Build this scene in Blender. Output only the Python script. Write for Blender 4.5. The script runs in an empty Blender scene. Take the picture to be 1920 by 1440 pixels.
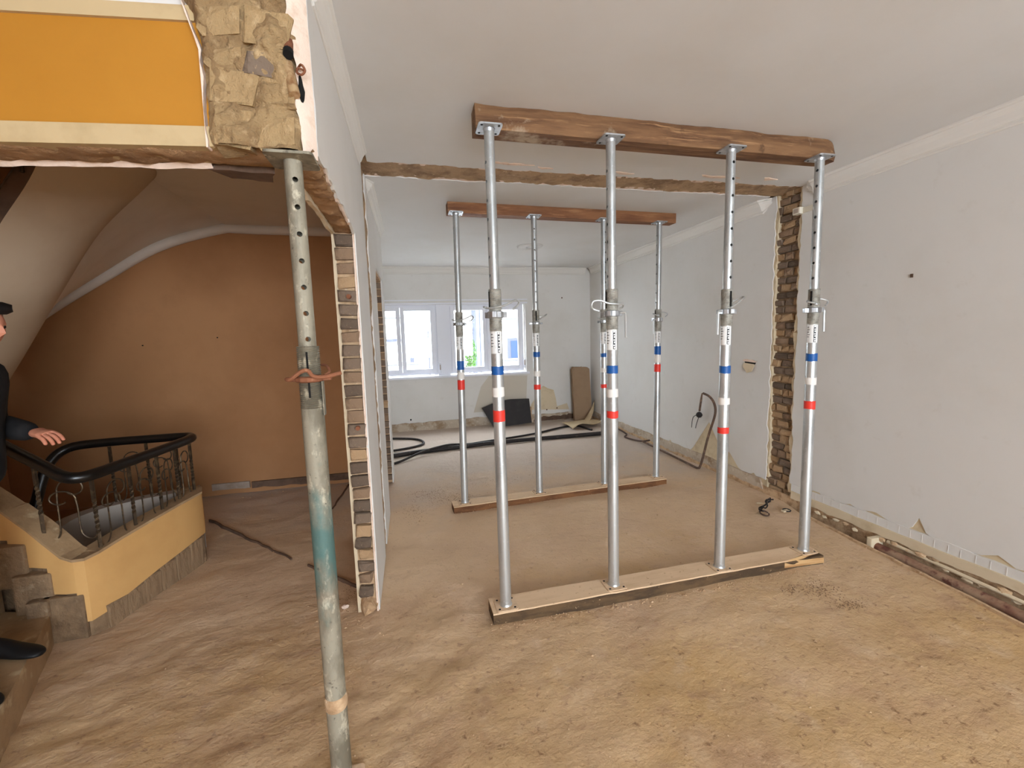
import bpy, bmesh, math, random
from mathutils import Vector, Matrix, noise as mn
from mathutils.geometry import delaunay_2d_cdt
random.seed(7)
scene = bpy.context.scene
COL = scene.collection

# ---------------------------------------------------------------- camera
CAM_H = 1.60
cam_d = bpy.data.cameras.new('camera'); cam_d.sensor_width = 36.0
cam_d.lens = 815.72 / 1920 * 36.0; cam_d.clip_start = .02; cam_d.clip_end = 200
cam = bpy.data.objects.new('camera', cam_d); COL.objects.link(cam)
yaw, pitch, roll = .2272976, .1120962, -.0285170
fw = Vector((math.sin(yaw)*math.cos(pitch), math.cos(yaw)*math.cos(pitch), -math.sin(pitch)))
r0 = Vector((math.cos(yaw), -math.sin(yaw), 0)); u0 = r0.cross(fw)
rt = r0*math.cos(roll) + u0*math.sin(roll); up = -r0*math.sin(roll) + u0*math.cos(roll)
cam.matrix_world = Matrix(((rt.x, up.x, -fw.x, 0), (rt.y, up.y, -fw.y, 0), (rt.z, up.z, -fw.z, CAM_H), (0, 0, 0, 1)))
scene.camera = cam

# ---------------------------------------------------------------- world and light
world = bpy.data.worlds.new('sky'); scene.world = world; world.use_nodes = True
bg = world.node_tree.nodes['Background']; bg.inputs[0].default_value = (.79, .89, 1.0, 1); bg.inputs[1].default_value = 17.0
def area(name, loc, rot, sx, sy, energy, col, portal=False):
    l = bpy.data.lights.new(name, 'AREA'); l.shape = 'RECTANGLE'; l.size = sx; l.size_y = sy; l.energy = energy; l.color = col
    o = bpy.data.objects.new(name, l); COL.objects.link(o); o.location = loc; o.rotation_euler = rot
    if portal: l.cycles.is_portal = True
    return o
area('front_window_boost', (1.2, -4.28, 1.62), (math.radians(90), 0, 0), 3.3, 1.75, 40, (.80, .90, 1.0))  # area lamp added in the front window opening to strengthen the sky light
area('front_window_portal', (1.2, -4.18, 1.62), (math.radians(90), 0, 0), 3.4, 1.8, 1, (1, 1, 1), True)
area('rear_window_portal', (.65, 7.70, 1.57), (math.radians(-90), 0, 0), 2.8, 1.25, 1, (1, 1, 1), True)
scene.view_settings.view_transform = 'Standard'; scene.view_settings.look = 'None'
scene.view_settings.gamma = 1.0; scene.view_settings.use_curve_mapping = False
scene.view_settings.exposure = 0.35
scene.cycles.use_denoising = True
scene.cycles.max_bounces = 10; scene.cycles.diffuse_bounces = 6; scene.cycles.transparent_max_bounces = 12

# ---------------------------------------------------------------- materials
def lin(c):
    c = c/255.0
    return c/12.92 if c <= .04045 else ((c+.055)/1.055)**2.4
def rgb(*c): return (lin(c[0]), lin(c[1]), lin(c[2]), 1)
MATS = {}
def mat(name, col, rough=.85, metal=0, layers=(), bump=None, spec=.3, bump2=None):
    """layers: (scale, colour, lo, hi[, stretch xyz]) noise patches mixed over the base; bump: (scale, strength, distance[, stretch])"""
    m = bpy.data.materials.new(name); m.use_nodes = True; nt = m.node_tree; N = nt.nodes; L = nt.links
    p = N['Principled BSDF']; p.inputs['Roughness'].default_value = rough; p.inputs['Metallic'].default_value = metal
    p.inputs['Specular IOR Level'].default_value = spec
    tc = N.new('ShaderNodeTexCoord')
    def nz(scale, st=(1, 1, 1), det=5, seed=0):
        mp = N.new('ShaderNodeMapping'); mp.inputs['Scale'].default_value = st; mp.inputs['Location'].default_value = (seed*3.1, seed*1.7, seed*2.3)
        L.new(tc.outputs['Object'], mp.inputs['Vector'])
        n = N.new('ShaderNodeTexNoise'); n.inputs['Scale'].default_value = scale; n.inputs['Detail'].default_value = det; n.inputs['Roughness'].default_value = .62
        L.new(mp.outputs[0], n.inputs['Vector']); return n.outputs['Fac']
    cur = None
    for i, ly in enumerate(layers):
        st = ly[4] if len(ly) > 4 else (1, 1, 1)
        f = nz(ly[0], st, 6, i+1)
        mr = N.new('ShaderNodeMapRange'); mr.inputs['From Min'].default_value = ly[2]; mr.inputs['From Max'].default_value = ly[3]
        L.new(f, mr.inputs['Value'])
        mx = N.new('ShaderNodeMix'); mx.data_type = 'RGBA'
        L.new(mr.outputs[0], mx.inputs[0])
        if cur is None: mx.inputs[6].default_value = col
        else: L.new(cur, mx.inputs[6])
        mx.inputs[7].default_value = ly[1]; cur = mx.outputs[2]
    if cur is None: p.inputs['Base Color'].default_value = col
    else: L.new(cur, p.inputs['Base Color'])
    prev = None
    for b in (bump, bump2):
        if b:
            f = nz(b[0], b[3] if len(b) > 3 else (1, 1, 1), 8, 9)
            bn = N.new('ShaderNodeBump'); bn.inputs['Strength'].default_value = b[1]; bn.inputs['Distance'].default_value = b[2]
            L.new(f, bn.inputs['Height'])
            if prev: L.new(prev, bn.inputs['Normal'])
            prev = bn.outputs[0]
    if prev: L.new(prev, p.inputs['Normal'])
    MATS[name] = m; return m
WHITE = mat('white_paint', rgb(214, 210, 204), .8, layers=[(1.3, rgb(207, 202, 194), .45, .75), (9, rgb(203, 197, 188), .62, .85)], bump=(60, .08, .004))
CEIL = mat('ceiling_paint', rgb(213, 211, 208), .85, layers=[(.9, rgb(206, 202, 196), .45, .75)], bump=(50, .06, .004))
PINKPL = mat('bare_gypsum_plaster', rgb(226, 203, 185), .95, layers=[(14, rgb(205, 176, 152), .5, .7)], bump=(35, .5, .01))
CREAMPL = mat('cream_plaster', rgb(210, 192, 162), .9, layers=[(6, rgb(192, 172, 140), .5, .75)], bump=(40, .3, .006))
SKBED = mat('dirty_skirting_bed', rgb(186, 170, 150), .95, layers=[(3, rgb(150, 126, 100), .48, .62), (20, rgb(206, 192, 172), .55, .7)], bump=(20, .6, .01))
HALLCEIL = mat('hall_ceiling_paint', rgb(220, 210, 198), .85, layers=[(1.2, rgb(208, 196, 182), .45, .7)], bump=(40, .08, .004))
OLDPAPER = mat('old_paper_plaster', rgb(206, 188, 156), .9, layers=[(9, rgb(190, 170, 138), .48, .68)], bump=(40, .3, .006))
HEADCREAM = mat('old_cream_gloss', rgb(190, 166, 126), .7, layers=[(4, rgb(172, 148, 108), .48, .7)], bump=(40, .1, .004))
TRIMW = mat('cornice_paint', rgb(218, 213, 205), .7, bump=(40, .05, .003))
FRAMEW = mat('window_frame_paint', rgb(226, 226, 232), .45, bump=(30, .03, .002))
RAW = mat('raw_lintel_concrete', rgb(172, 134, 96), .95, layers=[(6, rgb(140, 106, 74), .42, .62), (22, rgb(205, 172, 132), .6, .72)], bump=(28, .9, .02), bump2=(110, .5, .006))
STONE = mat('rough_rubble_masonry', rgb(178, 148, 106), .95, layers=[(5, rgb(150, 120, 84), .42, .6), (18, rgb(200, 170, 128), .58, .7), (40, rgb(120, 90, 58), .64, .74)], bump=(20, 1.0, .03), bump2=(90, .7, .01))
MORTAR = mat('lime_mortar', rgb(200, 168, 132), .95, layers=[(16, rgb(165, 132, 98), .45, .65), (45, rgb(222, 196, 164), .6, .72)], bump=(40, .8, .012))
SCARM = mat('torn_wall_mortar', rgb(176, 146, 112), .95, layers=[(7, rgb(140, 112, 84), .45, .62), (30, rgb(200, 172, 136), .6, .7)], bump=(24, .9, .02), bump2=(100, .6, .006))
BRICKS = [mat('slag_brick_%s' % n, c, .92, layers=[(18, d, .48, .66), (60, rgb(168, 142, 112), .64, .74)], bump=(45, .8, .01)) for n, c, d in
          (('grey', rgb(122, 104, 88), rgb(96, 80, 66)), ('brown', rgb(140, 115, 92), rgb(108, 88, 68)), ('dark', rgb(102, 86, 72), rgb(78, 65, 54)), ('tan', rgb(172, 142, 108), rgb(140, 112, 84)))]
ORANGE = mat('orange_wall_paint', rgb(178, 121, 38), .6, layers=[(2.2, rgb(171, 114, 33), .4, .7)], bump=(70, .06, .003))
PEACH = mat('peach_hall_paint', rgb(178, 130, 88), .8, layers=[(1.1, rgb(164, 117, 77), .42, .7), (5, rgb(170, 123, 83), .55, .8)], bump=(60, .1, .004))
CREAMWALL = mat('cream_stair_paint', rgb(214, 168, 106), .7, layers=[(3, rgb(205, 158, 98), .45, .7), (60, rgb(130, 98, 62), .73, .77)], bump=(50, .06, .003))
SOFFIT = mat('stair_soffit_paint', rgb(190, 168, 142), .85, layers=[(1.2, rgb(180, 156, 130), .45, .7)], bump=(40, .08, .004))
GREYPL = mat('grey_well_plaster', rgb(176, 164, 152), .9, layers=[(2, rgb(160, 148, 136), .4, .7)])
BLOCK = mat('raw_block_concrete', rgb(142, 116, 88), .95, layers=[(5, rgb(112, 90, 68), .42, .62), (14, rgb(156, 136, 110), .6, .7)], bump=(22, .9, .02))
STEPM = mat('dusty_step_concrete', rgb(170, 140, 104), .95, layers=[(4, rgb(140, 112, 82), .45, .65), (9, rgb(196, 172, 136), .58, .7)], bump=(25, .6, .012))
DARKPLINTH = mat('brown_plinth', rgb(108, 84, 68), .85, layers=[(8, rgb(86, 66, 52), .45, .65)], bump=(30, .4, .008))
GREYTILE = mat('grey_plinth_tile', rgb(168, 152, 138), .8, layers=[(8, rgb(150, 132, 116), .45, .65)])
GALV = mat('galvanised_steel', rgb(192, 193, 191), .38, .68, layers=[(14, rgb(166, 167, 165), .45, .62, (1, 1, .25)), (50, rgb(200, 202, 202), .58, .7)], bump=(80, .06, .002))
GALVD = mat('dull_threaded_steel', rgb(184, 181, 172), .5, .55, layers=[(20, rgb(150, 146, 136), .45, .62)], bump=(80, .1, .002))
PLATE = mat('bright_plate_steel', rgb(190, 192, 194), .4, .75, layers=[(24, rgb(160, 162, 164), .45, .65)])
DUSTPLATE = mat('dust_covered_plate', rgb(212, 182, 150), .9, .0, layers=[(20, rgb(192, 162, 130), .45, .65)], bump=(50, .3, .004))
OLDPIPE = mat('old_weathered_steel', rgb(148, 140, 122), .65, .25, layers=[(10, rgb(112, 104, 88), .42, .58, (1, 1, .4)), (28, rgb(186, 176, 154), .57, .66, (1, 1, .5)), (55, rgb(90, 84, 72), .62, .70)], bump=(60, .35, .004))
def teal_mat():
    """the old pipe with worn traces of teal paint in the middle of its length"""
    m = mat('old_steel_with_teal_traces', rgb(148, 140, 122), .65, .25, layers=[(10, rgb(112, 104, 88), .42, .58, (1, 1, .4)), (28, rgb(186, 176, 154), .57, .66, (1, 1, .5)), (55, rgb(90, 84, 72), .62, .70)], bump=(60, .35, .004))
    nt = m.node_tree; N = nt.nodes; L = nt.links; p = N['Principled BSDF']; src = p.inputs['Base Color'].links[0].from_socket
    tc = N.new('ShaderNodeTexCoord'); sp = N.new('ShaderNodeSeparateXYZ'); L.new(tc.outputs['Object'], sp.inputs[0])
    d = N.new('ShaderNodeMath'); d.operation = 'SUBTRACT'; L.new(sp.outputs[2], d.inputs[0]); d.inputs[1].default_value = .93
    ab = N.new('ShaderNodeMath'); ab.operation = 'ABSOLUTE'; L.new(d.outputs[0], ab.inputs[0])
    mp = N.new('ShaderNodeMapping'); mp.inputs['Scale'].default_value = (1, 1, .45); L.new(tc.outputs['Object'], mp.inputs['Vector'])
    nz = N.new('ShaderNodeTexNoise'); nz.inputs['Scale'].default_value = 22; nz.inputs['Detail'].default_value = 8; L.new(mp.outputs[0], nz.inputs['Vector'])
    ad = N.new('ShaderNodeMath'); ad.operation = 'MULTIPLY_ADD'; L.new(nz.outputs['Fac'], ad.inputs[0]); ad.inputs[1].default_value = -.55; L.new(ab.outputs[0], ad.inputs[2])
    mr = N.new('ShaderNodeMapRange'); mr.inputs['From Min'].default_value = -.05; mr.inputs['From Max'].default_value = -.22; mr.inputs['To Max'].default_value = .85; L.new(ad.outputs[0], mr.inputs['Value'])
    mx = N.new('ShaderNodeMix'); mx.data_type = 'RGBA'; L.new(mr.outputs[0], mx.inputs[0]); L.new(src, mx.inputs[6]); mx.inputs[7].default_value = rgb(74, 108, 104); L.new(mx.outputs[2], p.inputs['Base Color']); return m
TEAL = teal_mat()
RUST = mat('rusty_iron', rgb(138, 88, 62), .8, .2, layers=[(16, rgb(106, 62, 42), .45, .62), (40, rgb(168, 122, 92), .6, .72)], bump=(60, .5, .006))
RUSTPIPE = mat('red_rust_pipe', rgb(126, 86, 68), .8, .05, layers=[(3, rgb(160, 130, 104), .46, .62), (20, rgb(98, 58, 46), .52, .66)], bump=(50, .4, .006))
DARKPIPE = mat('dark_rust_pipe', rgb(92, 72, 60), .8, .1, layers=[(18, rgb(128, 100, 80), .5, .64)], bump=(50, .4, .006))
HOLE = mat('dark_hole', rgb(18, 16, 14), .9)
BLUE = mat('blue_tape', rgb(28, 84, 150), .4); TAPEW = mat('white_tape', rgb(226, 220, 212), .55); RED = mat('red_tape', rgb(220, 58, 46), .4)
STICK = mat('white_sticker', rgb(228, 226, 222), .4, layers=[(40, rgb(205, 202, 196), .55, .7)]); INK = mat('black_print', rgb(46, 46, 48), .5); INKG = mat('grey_print', rgb(120, 118, 116), .5)
WOOD = mat('weathered_timber', rgb(126, 92, 62), .8, layers=[(5, rgb(92, 62, 40), .42, .62, (.35, 3, 3)), (24, rgb(156, 118, 82), .55, .68, (.12, 2, 2)), (4, rgb(82, 56, 36), .6, .68), (2.2, rgb(166, 146, 122), .60, .66)], bump=(14, .5, .012, (.2, 3, 3)))
WOOD2 = mat('reddish_timber', rgb(138, 94, 62), .75, layers=[(5, rgb(108, 68, 44), .42, .62, (.3, 3, 3)), (24, rgb(160, 116, 80), .55, .68, (.12, 2, 2))], bump=(14, .4, .01, (.2, 3, 3)))
PLANK = mat('dusty_plank_top', rgb(216, 186, 152), .95, layers=[(6, rgb(200, 168, 134), .45, .65, (.4, 2, 2)), (40, rgb(150, 116, 84), .62, .74)], bump=(20, .25, .006, (.3, 2, 2)))
PLANKD = mat('dark_plank_edge', rgb(98, 76, 52), .9, layers=[(8, rgb(72, 56, 40), .42, .6, (.5, 2, 2)), (50, rgb(190, 164, 130), .66, .72)], bump=(30, .6, .008))  # darker brown than the plank top, with pale specks
PLANKB = mat('brown_plank_edge', rgb(128, 88, 56), .9, layers=[(8, rgb(100, 66, 42), .42, .6, (.5, 2, 2)), (50, rgb(204, 176, 140), .66, .72)], bump=(30, .6, .008))
SPLINT = mat('fresh_split_wood', rgb(198, 160, 112), .85, layers=[(10, rgb(166, 124, 80), .45, .65, (.2, 3, 3))], bump=(24, .6, .01, (.2, 4, 4)))
BLACKB = mat('black_board', rgb(44, 40, 40), .6, layers=[(5, rgb(56, 52, 50), .5, .7)])
CARD = mat('brown_card', rgb(150, 124, 98), .9, layers=[(3, rgb(138, 112, 88), .45, .7)])
CARDL = mat('buff_sheet', rgb(188, 166, 132), .85, layers=[(3, rgb(174, 150, 116), .45, .7)])
HOSE = mat('black_rubber_hose', rgb(42, 36, 34), .6, layers=[(30, rgb(84, 72, 62), .6, .7)])
CABLE = mat('brown_cable', rgb(78, 58, 48), .7)
BLACKRAIL = mat('black_handrail', rgb(20, 17, 15), .3, spec=.5)
IRON = mat('wrought_iron', rgb(74, 60, 46), .45, .6, layers=[(30, rgb(112, 94, 70), .5, .66)])
BALLB = mat('black_plastic', rgb(34, 30, 30), .5)
PLAST = mat('ivory_plastic', rgb(214, 206, 188), .5)
SKIN = mat('skin', rgb(206, 138, 110), .55, layers=[(14, rgb(190, 118, 92), .5, .7)]); HAIR = mat('dark_hair', rgb(24, 19, 17), .6)
JACKET = mat('black_jacket', rgb(22, 21, 22), .9, layers=[(12, rgb(32, 31, 32), .45, .65)]); JEANS = mat('blue_jeans', rgb(44, 54, 74), .9, layers=[(20, rgb(34, 42, 60), .45, .65)]); SHOE = mat('black_shoe', rgb(14, 12, 12), .6)
EXTW = mat('white_render_facade', rgb(240, 240, 238), .9, spec=0); EXTG = mat('grey_shutter', rgb(66, 68, 76), .7, spec=0); EXTGL = mat('facade_window_glass', rgb(44, 56, 76), .25, spec=0); EXTLEDGE = mat('stone_ledge', rgb(76, 78, 80), .9, spec=0)
LEAF = mat('green_leaves', rgb(74, 104, 52), .7, spec=0, layers=[(2, rgb(44, 72, 30), .45, .6)]); BARK = mat('bark', rgb(96, 80, 62), .9)
ROAD = mat('grey_yard', rgb(150, 148, 144), .95)
def floor_mat():
    m = mat('dusty_screed', rgb(190, 157, 116), .95, spec=.12, layers=[
        (.8, rgb(190, 154, 104), .5, .68), (1.9, rgb(178, 144, 112), .5, .70), (5.5, rgb(198, 168, 134), .54, .72),
        (7, rgb(166, 132, 100), .56, .74, (1, 1.3, 1)), (26, rgb(150, 117, 86), .60, .68), (75, rgb(126, 96, 70), .66, .72), (95, rgb(222, 198, 168), .70, .76)],
        bump=(13, .5, .022, (1, 1.3, 1)), bump2=(60, .55, .007))
    nt = m.node_tree; N = nt.nodes; L = nt.links; p = N['Principled BSDF']
    # grey of the cool window light painted into the back-room screed
    src = p.inputs['Base Color'].links[0].from_socket
    tc = N.new('ShaderNodeTexCoord'); sp = N.new('ShaderNodeSeparateXYZ'); L.new(tc.outputs['Object'], sp.inputs[0])
    nn = N.new('ShaderNodeTexNoise'); nn.inputs['Scale'].default_value = 2.2; nn.inputs['Detail'].default_value = 7; L.new(tc.outputs['Object'], nn.inputs['Vector'])
    a = N.new('ShaderNodeMath'); a.operation = 'MULTIPLY_ADD'; L.new(nn.outputs['Fac'], a.inputs[0]); a.inputs[1].default_value = 2.4; L.new(sp.outputs[1], a.inputs[2])
    mr = N.new('ShaderNodeMapRange'); mr.inputs['From Min'].default_value = 5.0; mr.inputs['From Max'].default_value = 6.4; mr.inputs['To Max'].default_value = .75; L.new(a.outputs[0], mr.inputs['Value'])
    mx = N.new('ShaderNodeMix'); mx.data_type = 'RGBA'; L.new(mr.outputs[0], mx.inputs[0]); L.new(src, mx.inputs[6]); mx.inputs[7].default_value = rgb(184, 172, 162)
    # paler pinkish tone from the props on, yellower screed in front
    m3 = N.new('ShaderNodeMapRange'); m3.inputs['From Min'].default_value = 2.6; m3.inputs['From Max'].default_value = 4.0; m3.inputs['To Max'].default_value = .6; L.new(a.outputs[0], m3.inputs['Value'])
    mx0 = N.new('ShaderNodeMix'); mx0.data_type = 'RGBA'; L.new(m3.outputs[0], mx0.inputs[0]); L.new(src, mx0.inputs[6]); mx0.inputs[7].default_value = rgb(216, 188, 160); L.new(mx0.outputs[2], mx.inputs[6])
    L.new(mx.outputs[2], p.inputs['Base Color']); return m
FLOOR = floor_mat()
def glass_mat():
    m = bpy.data.materials.new('window_glass'); m.use_nodes = True; nt = m.node_tree; nt.nodes.clear()
    o = nt.nodes.new('ShaderNodeOutputMaterial'); mx = nt.nodes.new('ShaderNodeMixShader'); t = nt.nodes.new('ShaderNodeBsdfTransparent'); g = nt.nodes.new('ShaderNodeBsdfGlossy')
    g.inputs['Roughness'].default_value = .02; mx.inputs[0].default_value = .05
    nt.links.new(t.outputs[0], mx.inputs[1]); nt.links.new(g.outputs[0], mx.inputs[2]); nt.links.new(mx.outputs[0], o.inputs[0]); return m
GLASS = glass_mat()

# ---------------------------------------------------------------- helpers
def root_loc(o):
    while o is not None and o.parent is not None: o = o.parent
    return Vector(o.location) if o is not None else Vector((0, 0, 0))
def tag(o, label=None, cat=None, group=None, kind=None):
    if label: o['label'] = label
    if cat: o['category'] = cat
    if group: o['group'] = group
    if kind: o['kind'] = kind
    return o
def empty(name, loc, label=None, cat=None, group=None, kind=None):
    o = bpy.data.objects.new(name, None); o.empty_display_size = .1; o.location = loc; COL.objects.link(o)
    return tag(o, label, cat, group, kind)
class MB:
    def __init__(s): s.v = []; s.f = []
    def box(s, x0, x1, y0, y1, z0, z1):
        b = len(s.v); s.v += [Vector(p) for p in ((x0, y0, z0), (x1, y0, z0), (x1, y1, z0), (x0, y1, z0), (x0, y0, z1), (x1, y0, z1), (x1, y1, z1), (x0, y1, z1))]
        s.f += [[b+i for i in q] for q in ((0, 3, 2, 1), (4, 5, 6, 7), (0, 1, 5, 4), (1, 2, 6, 5), (2, 3, 7, 6), (3, 0, 4, 7))]; return s
    def tube(s, path, r, n=10, cap=True, square=False, twist=None):
        pts = [Vector(p) for p in path]; rs = r if isinstance(r, (list, tuple)) else [r]*len(pts); b = len(s.v)
        t0 = (pts[1]-pts[0]).normalized(); a = Vector((0, 0, 1)) if abs(t0.z) < .9 else Vector((1, 0, 0))
        u = t0.cross(a).normalized()
        for i, p in enumerate(pts):
            t = (pts[min(i+1, len(pts)-1)]-pts[max(i-1, 0)]).normalized()
            u = (u - t*u.dot(t)).normalized(); w = t.cross(u)
            for k in range(n):
                an = 2*math.pi*k/n + (twist[i] if twist else 0)
                s.v.append(p + (u*math.cos(an)+w*math.sin(an))*rs[i])
        m = len(pts)
        for i in range(m-1):
            for k in range(n):
                s.f.append([b+i*n+k, b+i*n+(k+1) % n, b+(i+1)*n+(k+1) % n, b+(i+1)*n+k])
        if cap: s.f.append([b+k for k in range(n)][::-1]); s.f.append([b+(m-1)*n+k for k in range(n)])
        return s
    def lathe(s, prof, c, n=20):
        b = len(s.v); m = len(prof)
        for r, z in prof:
            for k in range(n):
                a = 2*math.pi*k/n; s.v.append(Vector((c[0]+r*math.cos(a), c[1]+r*math.sin(a), z)))
        for i in range(m-1):
            for k in range(n): s.f.append([b+i*n+k, b+i*n+(k+1) % n, b+(i+1)*n+(k+1) % n, b+(i+1)*n+k])
        s.f.append([b+k for k in range(n)][::-1]); s.f.append([b+(m-1)*n+k for k in range(n)]); return s
    def prism(s, pts, to3, d0, d1):
        """polygon (2D list) extruded between depths d0, d1; to3(u, v, d) -> xyz"""
        q = []
        for p in pts:
            if not q or (abs(p[0]-q[-1][0])+abs(p[1]-q[-1][1])) > 1e-5: q.append((p[0], p[1]))
        if abs(q[0][0]-q[-1][0])+abs(q[0][1]-q[-1][1]) < 1e-5: q.pop()
        n = len(q)
        r = delaunay_2d_cdt([Vector(p) for p in q], [], [list(range(n))], 1, 1e-6)
        b = len(s.v); V2 = r[0]; m = len(V2)
        s.v += [Vector(to3(p[0], p[1], d0)) for p in V2]+[Vector(to3(p[0], p[1], d1)) for p in V2]
        cnt = {}
        for t in r[2]:
            s.f.append([b+i for i in t]); s.f.append([b+m+i for i in reversed(t)])
            for i in range(len(t)):
                e = (t[i], t[(i+1) % len(t)]); k = (min(e), max(e)); cnt.setdefault(k, []).append(e)
        for k, es in cnt.items():
            if len(es) == 1: i, j = es[0]; s.f.append([b+j, b+i, b+m+i, b+m+j])
        return s
    def add_bm(s, bm):
        b = len(s.v); bm.verts.index_update()
        s.v += [v.co.copy() for v in bm.verts]; s.f += [[b+v.index for v in f.verts] for f in bm.faces]; bm.free()
    def grid(s, fn, nu, nv, flip=False):
        b = len(s.v)
        for i in range(nu+1):
            for j in range(nv+1): s.v.append(Vector(fn(i/nu, j/nv)))
        for i in range(nu):
            for j in range(nv):
                q = [b+i*(nv+1)+j, b+(i+1)*(nv+1)+j, b+(i+1)*(nv+1)+j+1, b+i*(nv+1)+j+1]; s.f.append(q[::-1] if flip else q)
        return s
    def build(s, name, m, parent=None, smooth=False, bevel=0):
        off = root_loc(parent)
        me = bpy.data.meshes.new(name); me.from_pydata([v-off for v in s.v], [], s.f); me.update()
        if bevel or True:
            bm = bmesh.new(); bm.from_mesh(me); bmesh.ops.recalc_face_normals(bm, faces=bm.faces) if not getattr(s, 'keepn', False) else None
            if bevel:
                bmesh.ops.bevel(bm, geom=[e for e in bm.edges if e.calc_face_angle(0) > .6], offset=bevel, segments=2, affect='EDGES', profile=.6)
            bm.to_mesh(me); bm.free()
        me.materials.append(m)
        if smooth:
            for p in me.polygons: p.use_smooth = True
            me.set_sharp_from_angle(angle=math.radians(40))
        o = bpy.data.objects.new(name, me); COL.objects.link(o)
        if parent is not None: o.parent = parent
        return o
def struct(o): o['kind'] = 'structure'; return o
def smooth_path(pts, n=6):
    pts = [Vector(p) for p in pts]; out = []
    for i in range(len(pts)-1):
        p0, p1, p2, p3 = pts[max(i-1, 0)], pts[i], pts[i+1], pts[min(i+2, len(pts)-1)]
        for k in range(n):
            t = k/n; out.append(.5*((2*p1)+(p2-p0)*t+(2*p0-5*p1+4*p2-p3)*t*t+(3*p1-p0-3*p2+p3)*t**3))
    out.append(pts[-1]); return out
def rag(p0, p1, step, amp, seed, ends=True):
    """ragged line p0->p1, last point left out"""
    rr = random.Random(seed); d = Vector((p1[0]-p0[0], p1[1]-p0[1])); ln = d.length; n = max(2, int(ln/step)); nm = Vector((-d.y, d.x))/ln
    out = []; w = 0
    for i in range(n):
        t = (i + (rr.uniform(-.3, .3) if i else 0))/n; w = .55*w + rr.uniform(-1, 1)*amp*.8
        k = 0 if i == 0 and ends else w
        out.append((p0[0]+d.x*t+nm.x*k, p0[1]+d.y*t+nm.y*k))
    return out
YZ = lambda y, z, d: (d, y, z)
XY = lambda x, y, d: (x, y, d)
XZ = lambda x, z, d: (x, d, z)
H = 2.78; XR = 3.30; XL = -.255; YF = 7.65; YB = -4.2
def N2(x, y, sc=1, seed=0): return mn.noise(Vector((x*sc+seed*7.3, y*sc-seed*3.1, seed*1.9)))

# ================================================================ SETTING
# ---- floor with the stairwell left open and the heating channel at the right wall
WELL = [(-1.62, 3.60), (-1.69, 3.2), (-1.80, 2.85), (-2.2, 2.92), (-3.9, 2.98), (-3.9, 5.1), (-2.25, 5.1), (-2.2, 3.62)]
def inside(x, y, poly):
    c = False; n = len(poly)
    for i in range(n):
        x1, y1 = poly[i]; x2, y2 = poly[(i+1) % n]
        if (y1 > y) != (y2 > y) and x < (x2-x1)*(y-y1)/(y2-y1)+x1: c = not c
    return c
def floor_edge(y):
    if y < 2.95: return 3.206-.088*(2.85-y)
    return min(3.30, 3.215+.3*(y-2.95))
def fz(x, y):
    z = .012*N2(x, y, 1.1, 1)+.009*N2(x, y*1.5, 3.7, 2)
    k = max(0, min(1, (1.6-x)/1.6))*max(0, min(1, (3.4-y)/1.2))
    z += k*(.009*N2(x, y*1.7, 9, 3)+.006*abs(N2(x, y*1.6, 17, 4)))
    z += .0025*N2(x, y, 22, 5)
    return z-.008
floor_mb = MB(); nu, nv = 250, 380
vid = {}
for i in range(nu+1):
    for j in range(nv+1):
        y = YB+(YF-YB)*j/nv; x = -3.85+(floor_edge(y)+3.85)*i/nu
        floor_mb.v.append(Vector((x, y, fz(x, y))))
for i in range(nu):
    for j in range(nv):
        q = [i*(nv+1)+j, (i+1)*(nv+1)+j, (i+1)*(nv+1)+j+1, i*(nv+1)+j+1]
        c = sum((floor_mb.v[k] for k in q), Vector())/4
        if not inside(c.x, c.y, WELL): floor_mb.f.append(q)
floor_mb.grid(lambda u, v: (floor_edge(YB+(YF-YB)*u)-.0, YB+(YF-YB)*u, -.12*v+(fz(floor_edge(YB+(YF-YB)*u), YB+(YF-YB)*u) if v == 0 else 0)), 120, 2)
floor_mb.keepn = True
floor = struct(floor_mb.build('floor', FLOOR, None, True))
floor['label'] = 'rough dusty screed floor of both rooms'
struct(MB().box(2.9, 3.5, YB, YF, -.16, -.10).build('floor_channel', DARKPLINTH))
# broken lips of the screed (hall lines and channel rim)
def strip(path, w, h, z=.0):
    m = MB(); p = [Vector(a) for a in path]
    for i in range(len(p)-1):
        d = (p[i+1]-p[i]).normalized(); n = Vector((-d.y, d.x, 0))*w/2; a, b = p[i]-n, p[i]+n; c, e = p[i+1]+n, p[i+1]-n
        k = len(m.v); hh = h
        for q in (a, b, c, e): m.v.append(Vector((q.x, q.y, z-.02)))
        for q in (a, b, c, e): m.v.append(Vector((q.x, q.y, z+hh)))
        m.f += [[k+j for j in f] for f in ((4, 5, 6, 7), (0, 4, 7, 3), (1, 2, 6, 5), (0, 1, 5, 4), (2, 3, 7, 6))]
    return m
def jline(a, b, n, amp, seed):
    rr = random.Random(seed); A, B = Vector((*a, 0)), Vector((*b, 0)); d = B-A; nm = Vector((-d.y, d.x, 0)).normalized()
    return [A+d*(i/n)+nm*rr.uniform(-amp, amp) for i in range(n+1)]
for pth in (jline((-1.86, 4.35), (-.93, 3.35), 16, .008, 1), jline((-.80, 3.22), (-.40, 2.83), 8, .008, 2), jline((-.74, 4.98), (-.80, 4.28), 8, .006, 3)):
    strip(pth, .012, .008).build('screed_edge', DARKPLINTH, floor, False)
strip([Vector((floor_edge(y)-.006+random.uniform(-.006, .006), y, 0)) for y in [.2+.09*i for i in range(31)]], .02, .008).build('channel_rim', MORTAR, floor)

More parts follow.
